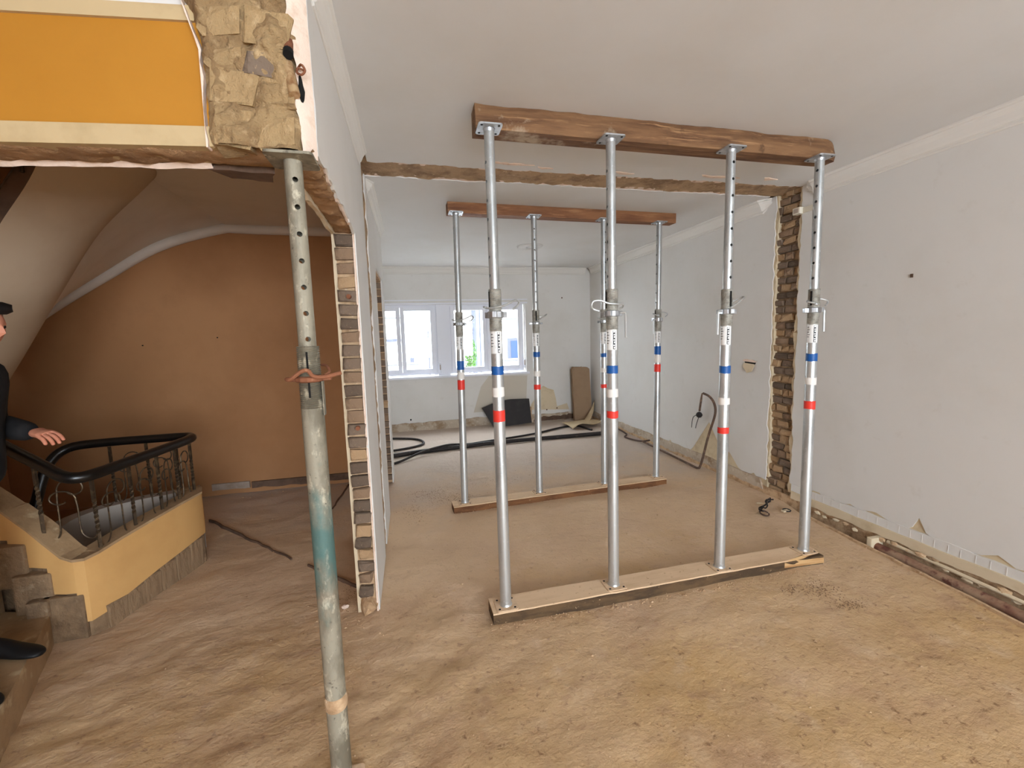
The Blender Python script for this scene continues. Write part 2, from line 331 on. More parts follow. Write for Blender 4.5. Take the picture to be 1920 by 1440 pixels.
# ---- ceiling: front and back plates with torn edges, raw strip of the removed wall between
SC0, SC1 = 3.19, 3.47
def ceil_plate(front, ext, z0, z1, seed, m, name):
    if front: pts = [(XL, YB), (XR, YB)] + rag((XR, SC0+ext), (XL, SC0+ext), .035, .016, seed)
    else: pts = rag((XL-.1, SC1-ext), (XR, SC1-ext), .035, .016, seed) + [(XR, YF), (-2.2, YF), (-2.2, 5.2), (XL-.1, 5.2)]
    return MB().prism(pts, XY, z0, z1).build(name, m)
ceiling = struct(ceil_plate(True, 0, H, H+.03, 11, CEIL, 'ceiling'))
struct(ceil_plate(False, 0, H, H+.03, 12, CEIL, 'ceiling_rear'))
pl = struct(ceil_plate(True, .035, H+.006, H+.028, 13, PINKPL, 'ceiling_torn_plaster')); pl2 = struct(ceil_plate(False, .04, H+.006, H+.028, 14, PINKPL, 'ceiling_torn_plaster_rear'))
def scar(u, v):
    x = XL-.1+(XR+.05-XL+.1)*u; y = SC0-.03+(SC1-SC0+.06)*v
    e = min(v, 1-v)*2
    return (x, y, H+.022-.016*min(1, e*3)-.016*abs(N2(x, y, 7, 5))-.008*N2(x, y, 26, 6))
struct(MB().grid(scar, 200, 20).build('ceiling_wall_scar', SCARM, None, True))
struct(MB().box(-4, 3.6, YB-.1, 8, H+.035, H+.25).build('ceiling_slab', CEIL)) if False else None
struct(MB().box(XL-.12, 3.6, YB-.2, 5.2, H+.034, H+.25).box(-2.3, 3.6, 5.2, 8, H+.034, H+.25).build('ceiling_slab', SCARM))
# torn flakes hanging on the ceiling beside the scar
for k, (x, y, w, d) in enumerate(((.62, 3.06, .30, .03), (1.55, 3.1, .16, .035), (2.25, 3.06, .35, .045), (2.8, 3.04, .14, .05), (.95, 3.1, .12, .03))):
    MB().prism(rag((x, y), (x+w, y+.015), .03, .012, 40+k)+rag((x+w, y+.015), (x+w*.4, y+d), .03, .01, 50+k)+[(x+w*.3, y+d), (x+.02, y+d*.5)], XY, H-.006, H+.002).build('plaster_flake', PINKPL, ceiling)

# ---- right wall
PY0, PY1 = 3.165, 3.44
backing = struct(MB().box(XR+.05, XR+.25, YB-.2, 8, -.3, H+.1).build('wall_right', SCARM))
backing['label'] = 'right wall with the torn vertical brick scar'
def rw(front, ext, seed, bot):
    if front: return [(YB, bot)] + rag((YB, bot), (PY0+ext, bot), .05, .008, seed)[1:] + rag((PY0+ext, bot), (PY0+ext, H), .03, .013, seed+1) + [(PY0+ext, H), (YB, H)]
    return rag((PY1-ext, bot), (YF+.05, bot), .05, .01, seed) + [(YF+.05, bot), (YF+.05, H), ] + rag((PY1-ext, H), (PY1-ext, bot), .03, .012, seed+1)
# wallpaper torn into peaks above the old skirting line
def torn_bottom(a, b, base, seed, peaks):
    pts = rag((a, base), (b, base), .04, .006, seed); out = []
    for p in pts:
        z = p[1]
        for (yc, w, h) in peaks:
            k = max(0, 1-abs(p[0]-yc)/w); z = max(z, base+h*k)
        out.append((p[0], z))
    return out
tb = torn_bottom(YB, PY0, .188, 21, [(2.13, .05, .11), (2.42, .10, .03), (1.72, .09, .045), (1.58, .06, .02), (2.62, .03, .04), (2.9, .05, .03), (1.1, .1, .05)])
struct(MB().prism(tb+rag((PY0, .188), (PY0, H), .03, .011, 22)+[(PY0, H), (YB, H)], YZ, XR, XR+.052).build('wall_right_front', WHITE))
tb2 = torn_bottom(PY1, YF+.05, .13, 23, [(4.28, .32, .42), (3.95, .16, .16), (5.4, .03, .06), (5.05, .03, .04), (3.6, .04, .03)])
struct(MB().prism(tb2+[(YF+.05, .13), (YF+.05, H)]+rag((PY1, H), (PY1, .13), .03, .011, 24), YZ, XR, XR+.052).build('wall_right_rear', WHITE))
struct(MB().prism(rw(True, .022, 25, .10), YZ, XR+.008, XR+.05).build('trim_1', OLDPAPER))
struct(MB().prism(rw(False, .016, 27, .06), YZ, XR+.008, XR+.05).build('trim_2', OLDPAPER))
# old skirting bed: white grout line over a cream render band over raw masonry
bs = struct(MB().prism(rag((YB, .125), (PY0-.02, .125), .06, .004, 31)+[(PY0-.02, .125)]+rag((PY0-.02, .19), (YB, .19), .04, .005, 32), YZ, XR-.004, XR+.02).build('baseboard_right', WHITE))
for i in range(46):
    y = -.2+i*.072+random.uniform(-.006, .006)
    if y < 3.1: MB().box(XR-.0055, XR-.003, y-.002, y+.002, .128, .180).build('grout_line', WHITE, bs)
MB().prism(rag((YB, .055), (PY0-.03, .06), .05, .012, 33)+[(PY0-.03, .06)]+rag((PY0-.03, .128), (YB, .128), .05, .003, 34), YZ, XR-.016, XR+.03).build('cream_render_band', CREAMPL, bs)
bs2 = struct(MB().prism(rag((PY1+.02, .03), (YF, .03), .05, .015, 35)+[(YF, .03)]+rag((YF, .135), (PY1+.02, .135), .05, .008, 36), YZ, XR-.01, XR+.03).build('baseboard_right_rear', SKBED))
def rawlow(u, v):
    y = YB+(YF-YB)*u; z = -.14+.21*v
    return (XR+.004-.02*abs(N2(y, z, 8, 8))-.012*N2(y, z*2, 20, 9), y, z)
struct(MB().grid(rawlow, 260, 8).build('wall_right_foot', MORTAR, None, True))
# brick scar of the removed wall: every visible brick by itself
def brick_mesh(seed, w, d, h, j=.006):
    """block w (x) by d (y) by h (z) around the origin, uneven front (y = -d/2)"""
    rr = random.Random(seed); bm = bmesh.new(); bmesh.ops.create_cube(bm, size=1)
    bmesh.ops.scale(bm, vec=(w, d, h), verts=bm.verts)
    fr = [e for e in bm.edges if all(v.co.y < 0 for v in e.verts)]
    bmesh.ops.bevel(bm, geom=fr, offset=min(w, h)*.10, segments=1, affect='EDGES')
    ff = [f for f in bm.faces if f.calc_center_median().y < -d*.49]
    bmesh.ops.poke(bm, faces=ff)
    for v in bm.verts: v.co += Vector((rr.uniform(-j, j), rr.uniform(-j, j)*(1 if v.co.y < 0 else 0), rr.uniform(-j, j)*.8))
    bmesh.ops.triangulate(bm, faces=bm.faces)
    me = bpy.data.meshes.new('brick'); bm.to_mesh(me); bm.free(); return me
def brick_set(mi, n=3, **k):
    out = []
    for i in range(n):
        me = brick_mesh(100+mi*10+i, .1, .1, .06, **k); me.materials.append(BRICKS[mi]); out.append(me)
    return out
BM = [brick_set(i) for i in range(4)]
BROUGH = [brick_set(i, 3, j=.012) for i in range(4)]
def put_brick(me, loc, sc, rotz, parent, name='brick'):
    o = bpy.data.objects.new(name, me); COL.objects.link(o); o.parent = parent
    o.location = Vector(loc)-root_loc(parent); o.scale = sc; o.rotation_euler = (random.uniform(-.03, .03), random.uniform(-.02, .02), rotz); return o
z = .03; row = 0
while z < H-.03:
    hh = random.uniform(.058, .07); yy = PY0-.01; full = row % 2 == 0
    broken = z < .75
    cuts = [PY0-.012, PY0-.012+random.uniform(.12, .18), PY1+.012]
    if not full: cuts = [PY0-.012, PY0-.012+random.uniform(.07, .12), PY0+random.uniform(.15, .22), PY1+.012]
    for a, b in zip(cuts[:-1], cuts[1:]):
        mi = random.choice([0, 2, 1, 0] if full and not broken else [3, 1, 3, 3, 0]); src = BM if full and not broken else BROUGH
        dx = random.uniform(.0, .012) if full else random.uniform(-.012, .018)
        put_brick(random.choice(src[mi]), (XR+.062+dx, (a+b)/2, z+hh/2), ((b-a-.008)/.1, .8, (hh-.008)/.06), -math.pi/2, backing)
    z += hh+.006; row += 1

# ---- left wall (thin brick wall between the rooms and the stair hall)
LZ = 2.162
core = struct(MB().prism([(2.56, 0), (4.03, 0), (4.03, 2.2), (4.92, 2.2), (4.92, 0), (5.2, 0), (5.2, H+.03), (1.62, H+.03), (1.62, LZ+.02), (2.56, LZ+.02)], YZ, -.362, -.268).build('wall_left', MORTAR))
core['label'] = 'thin left brick wall with torn ends beside the stair hall'
def lskin(x0, x1, ext, seed, m, name):
    a = rag((2.548-ext, 0), (2.548-ext, LZ), .035, .009, seed)+rag((2.548-ext, LZ+.01), (1.60, LZ+.035), .04, .014, seed+1)
    b = [(1.58, LZ+.03)]+rag((1.585, LZ+.05), (1.57, H), .035, .01, seed+2)+[(1.57, H), (3.19+ext, H)]+rag((3.19+ext, H), (3.21+ext, 0), .03, .014, seed+3)+[(3.21+ext, 0)]
    return struct(MB().prism(a+b, YZ, x0, x1).build(name, m))
lskin(-.268, XL, 0, 61, WHITE, 'wall_left_front')
lskin(-.270, XL-.006, .012, 65, PINKPL, 'trim_3')
def lskin2(x0, x1, ext, seed, m, name):
    p = rag((3.42-ext, H), (3.40-ext, 0), .03, .014, seed)+[(3.40-ext, 0), (4.0, 0), (4.0, 2.12), (4.08, 2.22)]+rag((4.08, 2.22), (4.9, 2.22), .05, .008, seed+1)+rag((4.9, 2.21), (4.9, 0), .05, .005, seed+2)+[(4.9, 0), (5.21, 0), (5.21, H)]
    return struct(MB().prism(p, YZ, x0, x1).build(name, m))
lskin2(-.268, XL, 0, 71, WHITE, 'wall_left_rear')
# scar on the left wall
def scarl(u, v):
    y = 3.17+.26*u; zz = H*v
    return (XL-.012+.014*abs(N2(y, zz, 9, 15))+.008*N2(y, zz, 25, 16), y, zz)
struct(MB().grid(scarl, 10, 150).build('wall_left_scar', SCARM, None, True))
# hall-side skin of that wall
struct(MB().prism(rag((2.552, 0), (2.552, LZ), .04, .006, 81)+rag((2.55, LZ), (1.66, LZ), .04, .01, 82)+[(1.66, LZ), (1.66, H), (5.2, H), (5.2, 2.2), (5.2, 0), (4.9, 0), (4.9, 2.2), (4.0, 2.2), (4.0, 0)], YZ, -.378, -.360).build('wall_left_hall_skin', CREAMPL))
# brick end (near jamb) and the far jamb of the doorway behind it
def jamb(y, zs, ztop, broken_below, n, parent):
    z = zs; k = 0; pitch = (ztop-zs)/n
    while k < n:
        mi = random.choice([0, 2, 1, 0, 2, 1]); 
        if k in (n-4, 11): mi = 3
        rough = z < broken_below
        put_brick(random.choice((BROUGH if rough else BM)[3 if rough and random.random() < .3 else mi]), (-.315+(random.uniform(-.008, .004) if rough else 0), y+.052+(random.uniform(-.01, .012) if rough else random.uniform(-.004, .003)), z+pitch/2), (.093/.1*(random.uniform(.85, 1) if rough else 1), 1, (pitch-.013)/.06), 0, parent)
        z += pitch; k += 1
jamb(2.53, .10, LZ+.005, .52, 28, core)
jamb(4.885, .03, 2.2, .0, 29, core)
# plug holes in bricks of the near jamb
for zz in (1.83, 1.11): MB().tube([(-.305, 2.50, zz), (-.305, 2.56, zz)], [.012, .012], 12).build('plug', RUST, core)
# broken foot of the jamb
def lump(c, s, seed, amp=.25, n=2):
    bm = bmesh.new(); bmesh.ops.create_icosphere(bm, subdivisions=n, radius=1)
    for v in bm.verts:
        k = 1+amp*mn.noise(v.co*1.7+Vector((seed*5.1, seed, 0)))*2; v.co = Vector((v.co.x*s[0]*k, v.co.y*s[1]*k, v.co.z*s[2]*k))+Vector(c)
    m = MB(); m.add_bm(bm); return m
foot = lump((-.315, 2.60, .05), (.062, .11, .075), 3)
foot.build('mortar_foot', MORTAR, core, True)

# ---- lintel beam over the hall opening: raw masonry nose, soffit, orange panel
def header_y(x): return 1.532+.105*max(0, -.543-x)
def nose(u, v):
    zz = LZ+.02+(H-LZ+.03)*v
    xl = -.545-.07*max(0, (zz-2.46))/.15*min(1, max(0, (zz-2.46)/.2)); xr = -.268-.03*v+.012*N2(zz, 3, 9, 2)
    x = xl+(xr-xl)*u
    e = min(u, 1-u)
    return (x, 1.548-.035*min(1, e*9)-.034*N2(x, zz, 7, 21)-.022*N2(x, zz, 19, 22)-.010*N2(x, zz, 48, 23), zz)
lintel = struct(MB().box(-.56, -.27, 1.56, 1.70, LZ+.03, H+.03).box(-.365, -.27, 1.6, 2.55, LZ+.03, H+.03).build('wall_lintel', RAW))
lintel['label'] = 'raw broken lintel over the stair hall opening'
n_ = MB().grid(nose, 70, 110); n_.build('broken_masonry_face', STONE, lintel, True)
def soff(u, v):
    y = 1.53+1.03*v; x = -.372+.11*u
    return (x, y, LZ+.012+.012*N2(x, y, 12, 31)+.008*N2(x, y, 30, 32)+.02*(abs(u-.5)*2)**4)
MB().grid(soff, 12, 90).build('raw_soffit', RAW, lintel, True)
def soff2(u, v):
    x = -3.9+3.54*u; y = header_y(x)+.012+.15*v
    return (x, y, LZ+.018+.007*N2(x, y, 12, 33)+.005*N2(x, y, 30, 34)+.02*(abs(v-.5)*2)**4)
MB().grid(soff2, 260, 12).build('header_soffit', RAW, lintel, True)
# stones of the broken face that can be told apart
for (x, zz, w, h, mi) in ((-.475, 2.235, .10, .10, 3), (-.36, 2.23, .11, .085, 3), (-.465, 2.35, .12, .085, 3), (-.35, 2.335, .10, .08, 3), (-.39, 2.415, .085, .06, 0), (-.485, 2.43, .10, .05, 3), (-.36, 2.52, .12, .09, 3), (-.49, 2.53, .11, .08, 3)):
    o = put_brick(random.choice(BROUGH[mi]), (x, 1.552, zz), (w/.1, .75, h/.06), random.uniform(-.06, .06), lintel, 'stone')
    o.data = o.data.copy(); o.data.materials[0] = BRICKS[0] if mi == 0 else STONE
# white plaster fringe on the right of the nose
def fringe(u, v):
    zz = LZ+.01+(H-LZ)*v; w = .028+.016*N2(zz, 1, 7, 41)+.01*N2(zz, 1, 23, 42)
    x = XL-w*(1-u)-.03*v*(1-u)
    return (x, 1.565-.03*math.sin(math.pi*min(1, (1-u)*1.0)*.5)-.010*N2(x, zz, 22, 43)-.012*(1-u), zz)
MB().grid(fringe, 8, 90).build('plaster_fringe', PINKPL, lintel, True)
# orange painted band and its mouldings (slightly turned away to the left)
def hdr(z0, z1, out, back, m, name, x1=-.548, curve=None):
    mb = MB(); xs = [-3.9+(x1+3.9)*i/24 for i in range(25)]
    def fn(u, v):
        k = min(24, int(round(u*24))); x = xs[k]
        a = [(z0, back), (z0, -out), (z1, -out), (z1, back), (z0, back)][int(round(v*4))]
        return (x, header_y(x)+.02+a[1], a[0])
    mb.grid(fn, 24, 4)
    return mb.build(name, m, lintel)
hdr(2.24, 2.545, 0, .12, ORANGE, 'orange_panel', -.54)
hdr(2.186, 2.243, .014, .12, HEADCREAM, 'cream_band', -.535)
hdr(2.534, 2.575, .010, .12, HEADCREAM, 'cream_coving', -.56)
hdr(2.575, H+.02, -.004, .12, WHITE, 'white_frieze', -.58)
MB().prism(rag((-.552, 2.18), (-.545, 2.45), .025, .006, 91)+rag((-.545, 2.45), (-.61, 2.70), .025, .006, 92)+[(-.61, 2.70), (-.622, 2.70)]+rag((-.602, 2.66), (-.552, 2.45), .03, .003, 93)+[(-.552, 2.45), (-.557, 2.18)], XZ, 1.530, 1.56).build('plaster_edge', PINKPL, lintel)
# white plaster lip on the back edge of the header soffit
mb = MB(); lip = []
for i in range(120):
    x = -3.9+3.30*i/119; lip.append((x, header_y(x)+.15, LZ+.012-.010*abs(N2(x, 0, 9, 51))))
def lipf(u, v):
    p = lip[int(round(u*119))]; return (p[0], p[1]+.022*(v-.5)*2*(.6+.4*abs(N2(p[0], 5, 14, 52))), p[2]+.014*(abs(v-.5)*2))
mb.grid(lipf, 119, 4).build('plaster_lip', PINKPL, lintel, True)
# dark torn plaster patch behind the soffit
MB().prism(rag((-.62, 1.70), (-.42, 1.71), .03, .008, 94)+rag((-.42, 1.71), (-.44, 1.80), .03, .008, 95)+rag((-.45, 1.80), (-.62, 1.77), .03, .01, 96), XY, LZ+.012, LZ+.05).build('torn_patch', DARKPLINTH, lintel)
# ---- stair hall walls
hb = struct(MB().box(-3.9, -.37, 5.10, 5.22, -2.6, 5.6).build('wall_hall_back', PEACH))
for (x0, x1, z0, z1, m) in ((-1.74, -.378, .035, .105, DARKPLINTH), (-2.12, -1.76, .045, .115, GREYTILE)):
    MB().prism(rag((x0, z0), (x1, z0), .06, .012, int(x0*100)+500)+[(x1, z0), (x1, z1), (x0, z1)], XZ, 5.075, 5.105).build('plinth_piece', m, hb)
for (x, z) in ((-1.93, 1.66), (-1.1, 1.75), (-1.05, 1.76), (-2.6, 1.6)): MB().tube([(x, 5.09, z), (x, 5.11, z)], .006, 8).build('screw_hole', HOLE, hb)
struct(MB().box(-3.98, -3.85, YB-.2, 5.2, -2.6, 5.6).build('wall_hall_left', PEACH))
struct(MB().box(-3.9, -1.7, 1.68, 1.74, H, 5.6).box(-1.73, -1.66, 1.68, 5.15, H+.04, 5.6).box(-3.95, -1.66, 1.6, 5.2, 5.55, 5.65).build('wall_stairwell_sky_block', PEACH))  # unseen walls and lid added to keep sky light out of the stairwell
struct(MB().prism([(-.36, 1.70), (-.36, 5.12), (-1.74, 5.12), (-1.735, 3.75), (-1.66, 3.0), (-1.66, 1.70)], XY, H, H+.04).build('ceiling_hall', HALLCEIL))
struct(MB().box(-3.95, XL-.05, YB-.2, 1.72, H, H+.2).build('ceiling_hall_front', CEIL))
# wall behind the camera with the street window
wf = struct(MB().box(-3.98, -.55, YB-.15, YB, -.1, H+.1).box(-.55, 3.5, YB-.15, YB, -.1, .72).box(-.55, 3.5, YB-.15, YB, 2.52, H+.1).box(2.9, 3.5, YB-.15, YB, .72, 2.52).build('wall_front', WHITE))

# ---- stair soffit of the upper flight (two warped sheets) and the moulding on the hall wall
A = smooth_path([(-1.72, 2.95, 3.05), (-1.916, 3.0, 2.603), (-2.123, 3.0, 2.275), (-2.30, 3.0, 1.99), (-2.55, 3.05, 1.60), (-2.85, 3.1, 1.2)], 8)
B = smooth_path([(-1.48, 3.62, 2.98), (-1.706, 3.72, 2.77), (-2.105, 3.8, 2.435), (-2.414, 3.8, 1.967), (-2.64, 3.66, 1.46), (-2.9, 3.6, 1.025)], 8)
C = smooth_path([(-1.62, 5.1, 2.785), (-1.80, 5.1, 2.78), (-2.348, 5.1, 2.605), (-2.827, 5.1, 2.319), (-3.291, 5.1, 2.018), (-3.84, 5.1, 1.62)], 8)
def s1(u, v):
    i = int(round(u*(len(A)-1))); p = A[i].lerp(B[i], v); w = math.sin(math.pi*v)
    return p+Vector((.10*w, .05*w, -.05*w))
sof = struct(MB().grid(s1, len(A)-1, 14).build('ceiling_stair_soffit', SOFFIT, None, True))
def s2(u, v):
    i = int(round(u*(len(A)-1))); p = (B[i]+Vector((-.012, .01, .008))).lerp(C[i], v); w = math.sin(math.pi*v)
    return p+Vector((0, 0, .05*w))
struct(MB().grid(s2, len(A)-1, 14).build('ceiling_stair_soffit_far', HALLCEIL, None, True))
struct(MB().tube([Vector((p.x, 5.075, p.z-.03)) for p in C]+[Vector((-.9, 5.075, 2.765)), Vector((-.38, 5.075, 2.765))] if False else [Vector((-.38, 5.08, 2.745)), Vector((-.9, 5.08, 2.745)), Vector((-1.5, 5.08, 2.75))]+[Vector((p.x, 5.08, p.z-.035)) for p in C[6:]], .05, 12).build('trim_4', HALLCEIL, None, True))
# closing string on the well side of the soffit (gives the flight its thickness)
struct(MB().grid(lambda u, v: A[int(round(u*(len(A)-1)))]+Vector((-.02*v, .02*v, .16*v)), len(A)-1, 1).grid(lambda u, v: A[int(round(u*(len(A)-1)))].lerp(C[int(round(u*(len(A)-1)))], v)+Vector((0, 0, .16)), len(A)-1, 4).build('ceiling_stair_flight_top', DARKPLINTH))  # dark brown colour stands in for the darkness of the upper stairwell

# ---- curb round the stairwell
CURB = [(-1.70, 3.74, .505, .30), (-1.60, 3.66, .51, .24), (-1.548, 3.53, .512, .21), (-1.60, 3.33, .505, .185), (-1.66, 3.12, .49, .16), (-1.72, 2.93, .47, .125), (-1.765, 2.80, .45, .095), (-1.80, 2.745, .442, .085), (-1.845, 2.735, .445, .085),
        (-1.848, 2.735, .446, .262), (-1.90, 2.742, .47, .26), (-1.99, 2.775, .545, .255), (-1.993, 2.776, .547, .405), (-2.08, 2.81, .62, .405), (-2.20, 2.848, .715, .40), (-2.203, 2.849, .717, .56), (-2.45, 2.90, .92, .57), (-2.453, 2.90, .923, .73), (-2.9, 2.93, 1.30, 1.0), (-3.84, 2.95, 2.05, 1.6)]
def cn(i):
    a = Vector(CURB[max(i-1, 0)][:2]); b = Vector(CURB[min(i+1, len(CURB)-1)][:2]); d = (b-a).normalized(); return Vector((d.y, -d.x))
curbn = []
for i in range(len(CURB)):
    n = cn(i); curbn.append(n)
def side(i): # outward normal points to the floor side (right / towards the viewer)
    n = curbn[i]; c = Vector((-2.2, 3.3)); p = Vector(CURB[i][:2])
    return -n if n.dot(p-c) < 0 else n
def curb_fn(off_o, off_i, ztf, zbf):
    def fn(u, v):
        i = int(round(u*(len(CURB)-1))); x, y, zt, zb = CURB[i]; n = side(i); k = int(round(v*4))
        o = [off_i, off_o, off_o, off_i, off_i][k]; zz = [zbf(zt, zb), zbf(zt, zb), ztf(zt, zb), ztf(zt, zb), zbf(zt, zb)][k]
        return (x+n.x*o, y+n.y*o, zz)
    return fn
ncb = len(CURB)-1
curb = struct(MB().grid(curb_fn(-.012, -.11, lambda t, b: t-.008, lambda t, b: -.25), ncb, 4).build('wall_stair_curb', BLOCK))
MB().grid(curb_fn(0, -.014, lambda t, b: t, lambda t, b: b), ncb, 4).build('cream_face', CREAMWALL, curb, True)
MB().grid(curb_fn(.006, -.118, lambda t, b: t+.012, lambda t, b: t-.004), ncb, 4).build('coping', STEPM, curb)
# grey blocks below the cream face
for i in range(6):
    t = (i+.5)/6; p = Vector((-1.553, 3.50)).lerp(Vector((-1.75, 2.80)), t)
    o = put_brick(random.choice(BM[0]), (p.x-.030, p.y+.008, .07-.02*t), (.116/.1, .5, (.25-.10*t)/.06), math.radians(74), curb, 'block')
    o.data = o.data.copy(); o.data.materials[0] = BLOCK
REAR = smooth_path([(-1.64, 3.70, .495), (-1.80, 3.655, .49), (-2.02, 3.60, .48), (-2.20, 3.50, .465), (-2.28, 3.36, .44), (-2.31, 3.15, .36), (-2.36, 2.98, .2)], 5)
def rearf(u, v):
    i = int(round(u*(len(REAR)-1))); p = REAR[i]; q = REAR[min(i+1, len(REAR)-1)]-REAR[max(i-1, 0)]; n = Vector((-q.y, q.x, 0)).normalized()*(-1)
    k = int(round(v*4)); o = [.10, 0, 0, .10, .10][k]; zz = [-1.8, -1.8, p.z, p.z, -1.8][k]
    return (p.x-n.x*o*-1 if False else p.x+n.x*o, p.y+n.y*o, zz)
struct(MB().grid(rearf, len(REAR)-1, 4).build('wall_well_rear', GREYPL, None, True))
struct(MB().box(-3.9, -1.4, 2.6, 5.2, -2.7, -1.9).build('floor_well_bottom', STEPM))
struct(MB().box(-1.52, -1.42, 2.7, 5.2, -2.6, -.09).box(-3.9, -1.42, 2.86, 2.90, -2.6, -.09).build('wall_well_side', GREYPL))

# ================================================================ THINGS
# ---- stairs going up behind the curb
stairs = empty('staircase', (-2.1, 2.4, 0), 'bare concrete steps rising to the left in front of the railing', 'stairs')
RIS = [((-1.99, 2.752), (-1.55, 1.74)), ((-2.26, 2.845), (-1.98, 1.72)), ((-2.51, 2.885), (-2.32, 1.72)), ((-2.78, 2.90), (-2.66, 1.72)), ((-3.04, 2.91), (-3.0, 1.72)), ((-3.3, 2.92), (-3.34, 1.72))]
for k, (a, b) in enumerate(RIS):
    nx = RIS[k+1] if k+1 < len(RIS) else ((-3.78, 2.92), (-3.78, 1.72))
    ex = .05
    pts = [a]+rag(a, b, .12, .005, 130+k)[1:]+[b, (nx[1][0]-ex, nx[1][1]), (nx[0][0]-ex, nx[0][1])]
    MB().prism(pts, XY, -.02 if k == 0 else .165*k-.02, .165*(k+1)).build('step', STEPM, stairs)
# broken plaster skirts between steps and curb
for k, (x, y, zz, sx, sz) in enumerate(((-1.92, 2.76, .12, .10, .13), (-2.06, 2.79, .26, .09, .12), (-2.02, 2.74, .20, .05, .05), (-2.2, 2.83, .42, .10, .12))):
    MB().box(x-sx, x+sx, y-.03, y+.05, zz-sz, zz+sz).build('rough_skirt', BLOCK, stairs, False, .012)

# ---- railing: black handrail, twisted bars, scrolls
rail = empty('stair_railing', (-1.75, 3.0, .45), 'black handrail looping round the stairwell on twisted wrought iron bars', 'railing')
hp = smooth_path([(-2.62, 3.42, .05), (-2.57, 3.48, .36), (-2.535, 3.54, .58), (-2.50, 3.62, .79), (-2.42, 3.70, .885), (-2.2, 3.735, .90), (-1.9, 3.725, .905), (-1.70, 3.70, .91), (-1.625, 3.655, .91), (-1.612, 3.58, .908), (-1.65, 3.38, .902), (-1.71, 3.08, .897), (-1.755, 2.86, .893), (-1.80, 2.79, .893), (-1.87, 2.785, .91), (-1.99, 2.835, .968), (-2.2, 2.93, 1.06), (-2.40, 2.96, 1.20), (-2.75, 2.97, 1.48)], 6)
MB().tube(hp, .031, 14).build('handrail', BLACKRAIL, rail, True)
def twisted(x, y, z0, z1, parent):
    n = 40; tw = []; pts = []
    for i in range(n+1):
        t = i/n; pts.append((x, y, z0+(z1-z0)*t)); tw.append(2*math.pi*1.6*max(0, min(1, (t-.28)/.42)))
    MB().tube(pts, .0105, 4, True, twist=tw).build('baluster', IRON, parent)
FB = [(-2.02, 2.83, .60, .99), (-1.775, 2.84, .445, .87), (-1.715, 3.06, .475, .875), (-1.665, 3.26, .49, .88), (-1.635, 3.42, .50, .885), (-1.62, 3.60, .51, .89), (-2.14, 3.64, .46, .885), (-1.93, 3.67, .47, .885), (-1.75, 3.69, .485, .89)]
for b in FB: twisted(b[0], b[1], b[2]-.02, b[3], rail)
def wire(p0, p1, zb, zt, flip, parent):
    """one bent scroll between two bars: a U at the foot, a straight riser and a spiral head"""
    a, b = (p1, p0) if flip else (p0, p1); a = Vector(a); b = Vector(b); h = zt-zb; L_ = (b-a).length
    c = [(.02, .10), (.08, .04), (.20, .06), (.30, .16), (.32, .35), (.32, .62), (.34, .78)]
    for i in range(12):
        t = i/11; an = math.pi*(1-1.75*t); r = .30*(1-.55*t)
        c.append((.34+.28+r*math.cos(an)*.95, .80+r*math.sin(an)*.55*min(1, L_/h*2.2)))
    pts = [Vector((a.x+(b.x-a.x)*s, a.y+(b.y-a.y)*s, zb+h*q)) for s, q in c]
    MB().tube(smooth_path(pts, 3), .0042, 6).build('scroll', IRON, parent, True)
gaps = [(0, 1), (1, 2), (2, 3), (3, 4), (4, 5), (6, 7), (7, 8)]
for g, (i, j) in enumerate(gaps):
    p, q = FB[i], FB[j]; wire(p[:2], q[:2], (p[2]+q[2])/2-.01, (p[3]+q[3])/2-.03, False, rail); wire(p[:2], q[:2], (p[2]+q[2])/2-.01, (p[3]+q[3])/2-.10, True, rail)
# railing of the flight above, seen past the soffit
upr = empty('upper_stair_railing', (-2.15, 3.0, 2.35), 'dark iron railing bars of the flight above, at the upper left corner', 'railing')
for (x, z0, z1) in ((-1.99, 2.55, 3.2), (-2.14, 2.32, 3.0), (-2.28, 2.1, 2.8)): MB().tube([(x, 3.0, z0), (x, 3.0, z1)], .010, 6).build('baluster', IRON, upr)
MB().tube(smooth_path([(-1.9, 3.0, 2.74), (-1.95, 3.0, 2.66), (-2.02, 3.0, 2.64), (-2.07, 3.0, 2.69), (-2.06, 3.0, 2.75)], 5), .006, 6).build('scroll', IRON, upr, True)
MB().tube([(-1.85, 3.0, 3.4), (-2.4, 3.0, 2.62)], .03, 10).build('handrail', BLACKRAIL, upr, True)

# ---- steel props
def cyl_patch(c, r, a0, a1, z0, z1, wav=0, n=14, seed=0):
    def fn(u, v):
        a = a0+(a1-a0)*u; w = wav*N2(u*6, v, 1, seed+3); return (c[0]+r*math.cos(a), c[1]+r*math.sin(a), z0+(z1-z0)*v+w)
    return MB().grid(fn, n, 1)
def drilled_tube(c, r, ri, z0, z1, holes, ang, hr):
    """hollow tube with real holes bored through it"""
    m = MB(); n = 24; b = 0
    ring = lambda rr, z: [Vector((c[0]+rr*math.cos(2*math.pi*k/n), c[1]+rr*math.sin(2*math.pi*k/n), z)) for k in range(n)]
    m.v = ring(r, z0)+ring(r, z1)+ring(ri, z1)+ring(ri, z0)
    for q in range(4):
        for k in range(n): m.f.append([q*n+k, q*n+(k+1) % n, ((q+1) % 4)*n+(k+1) % n, ((q+1) % 4)*n+k])
    return m
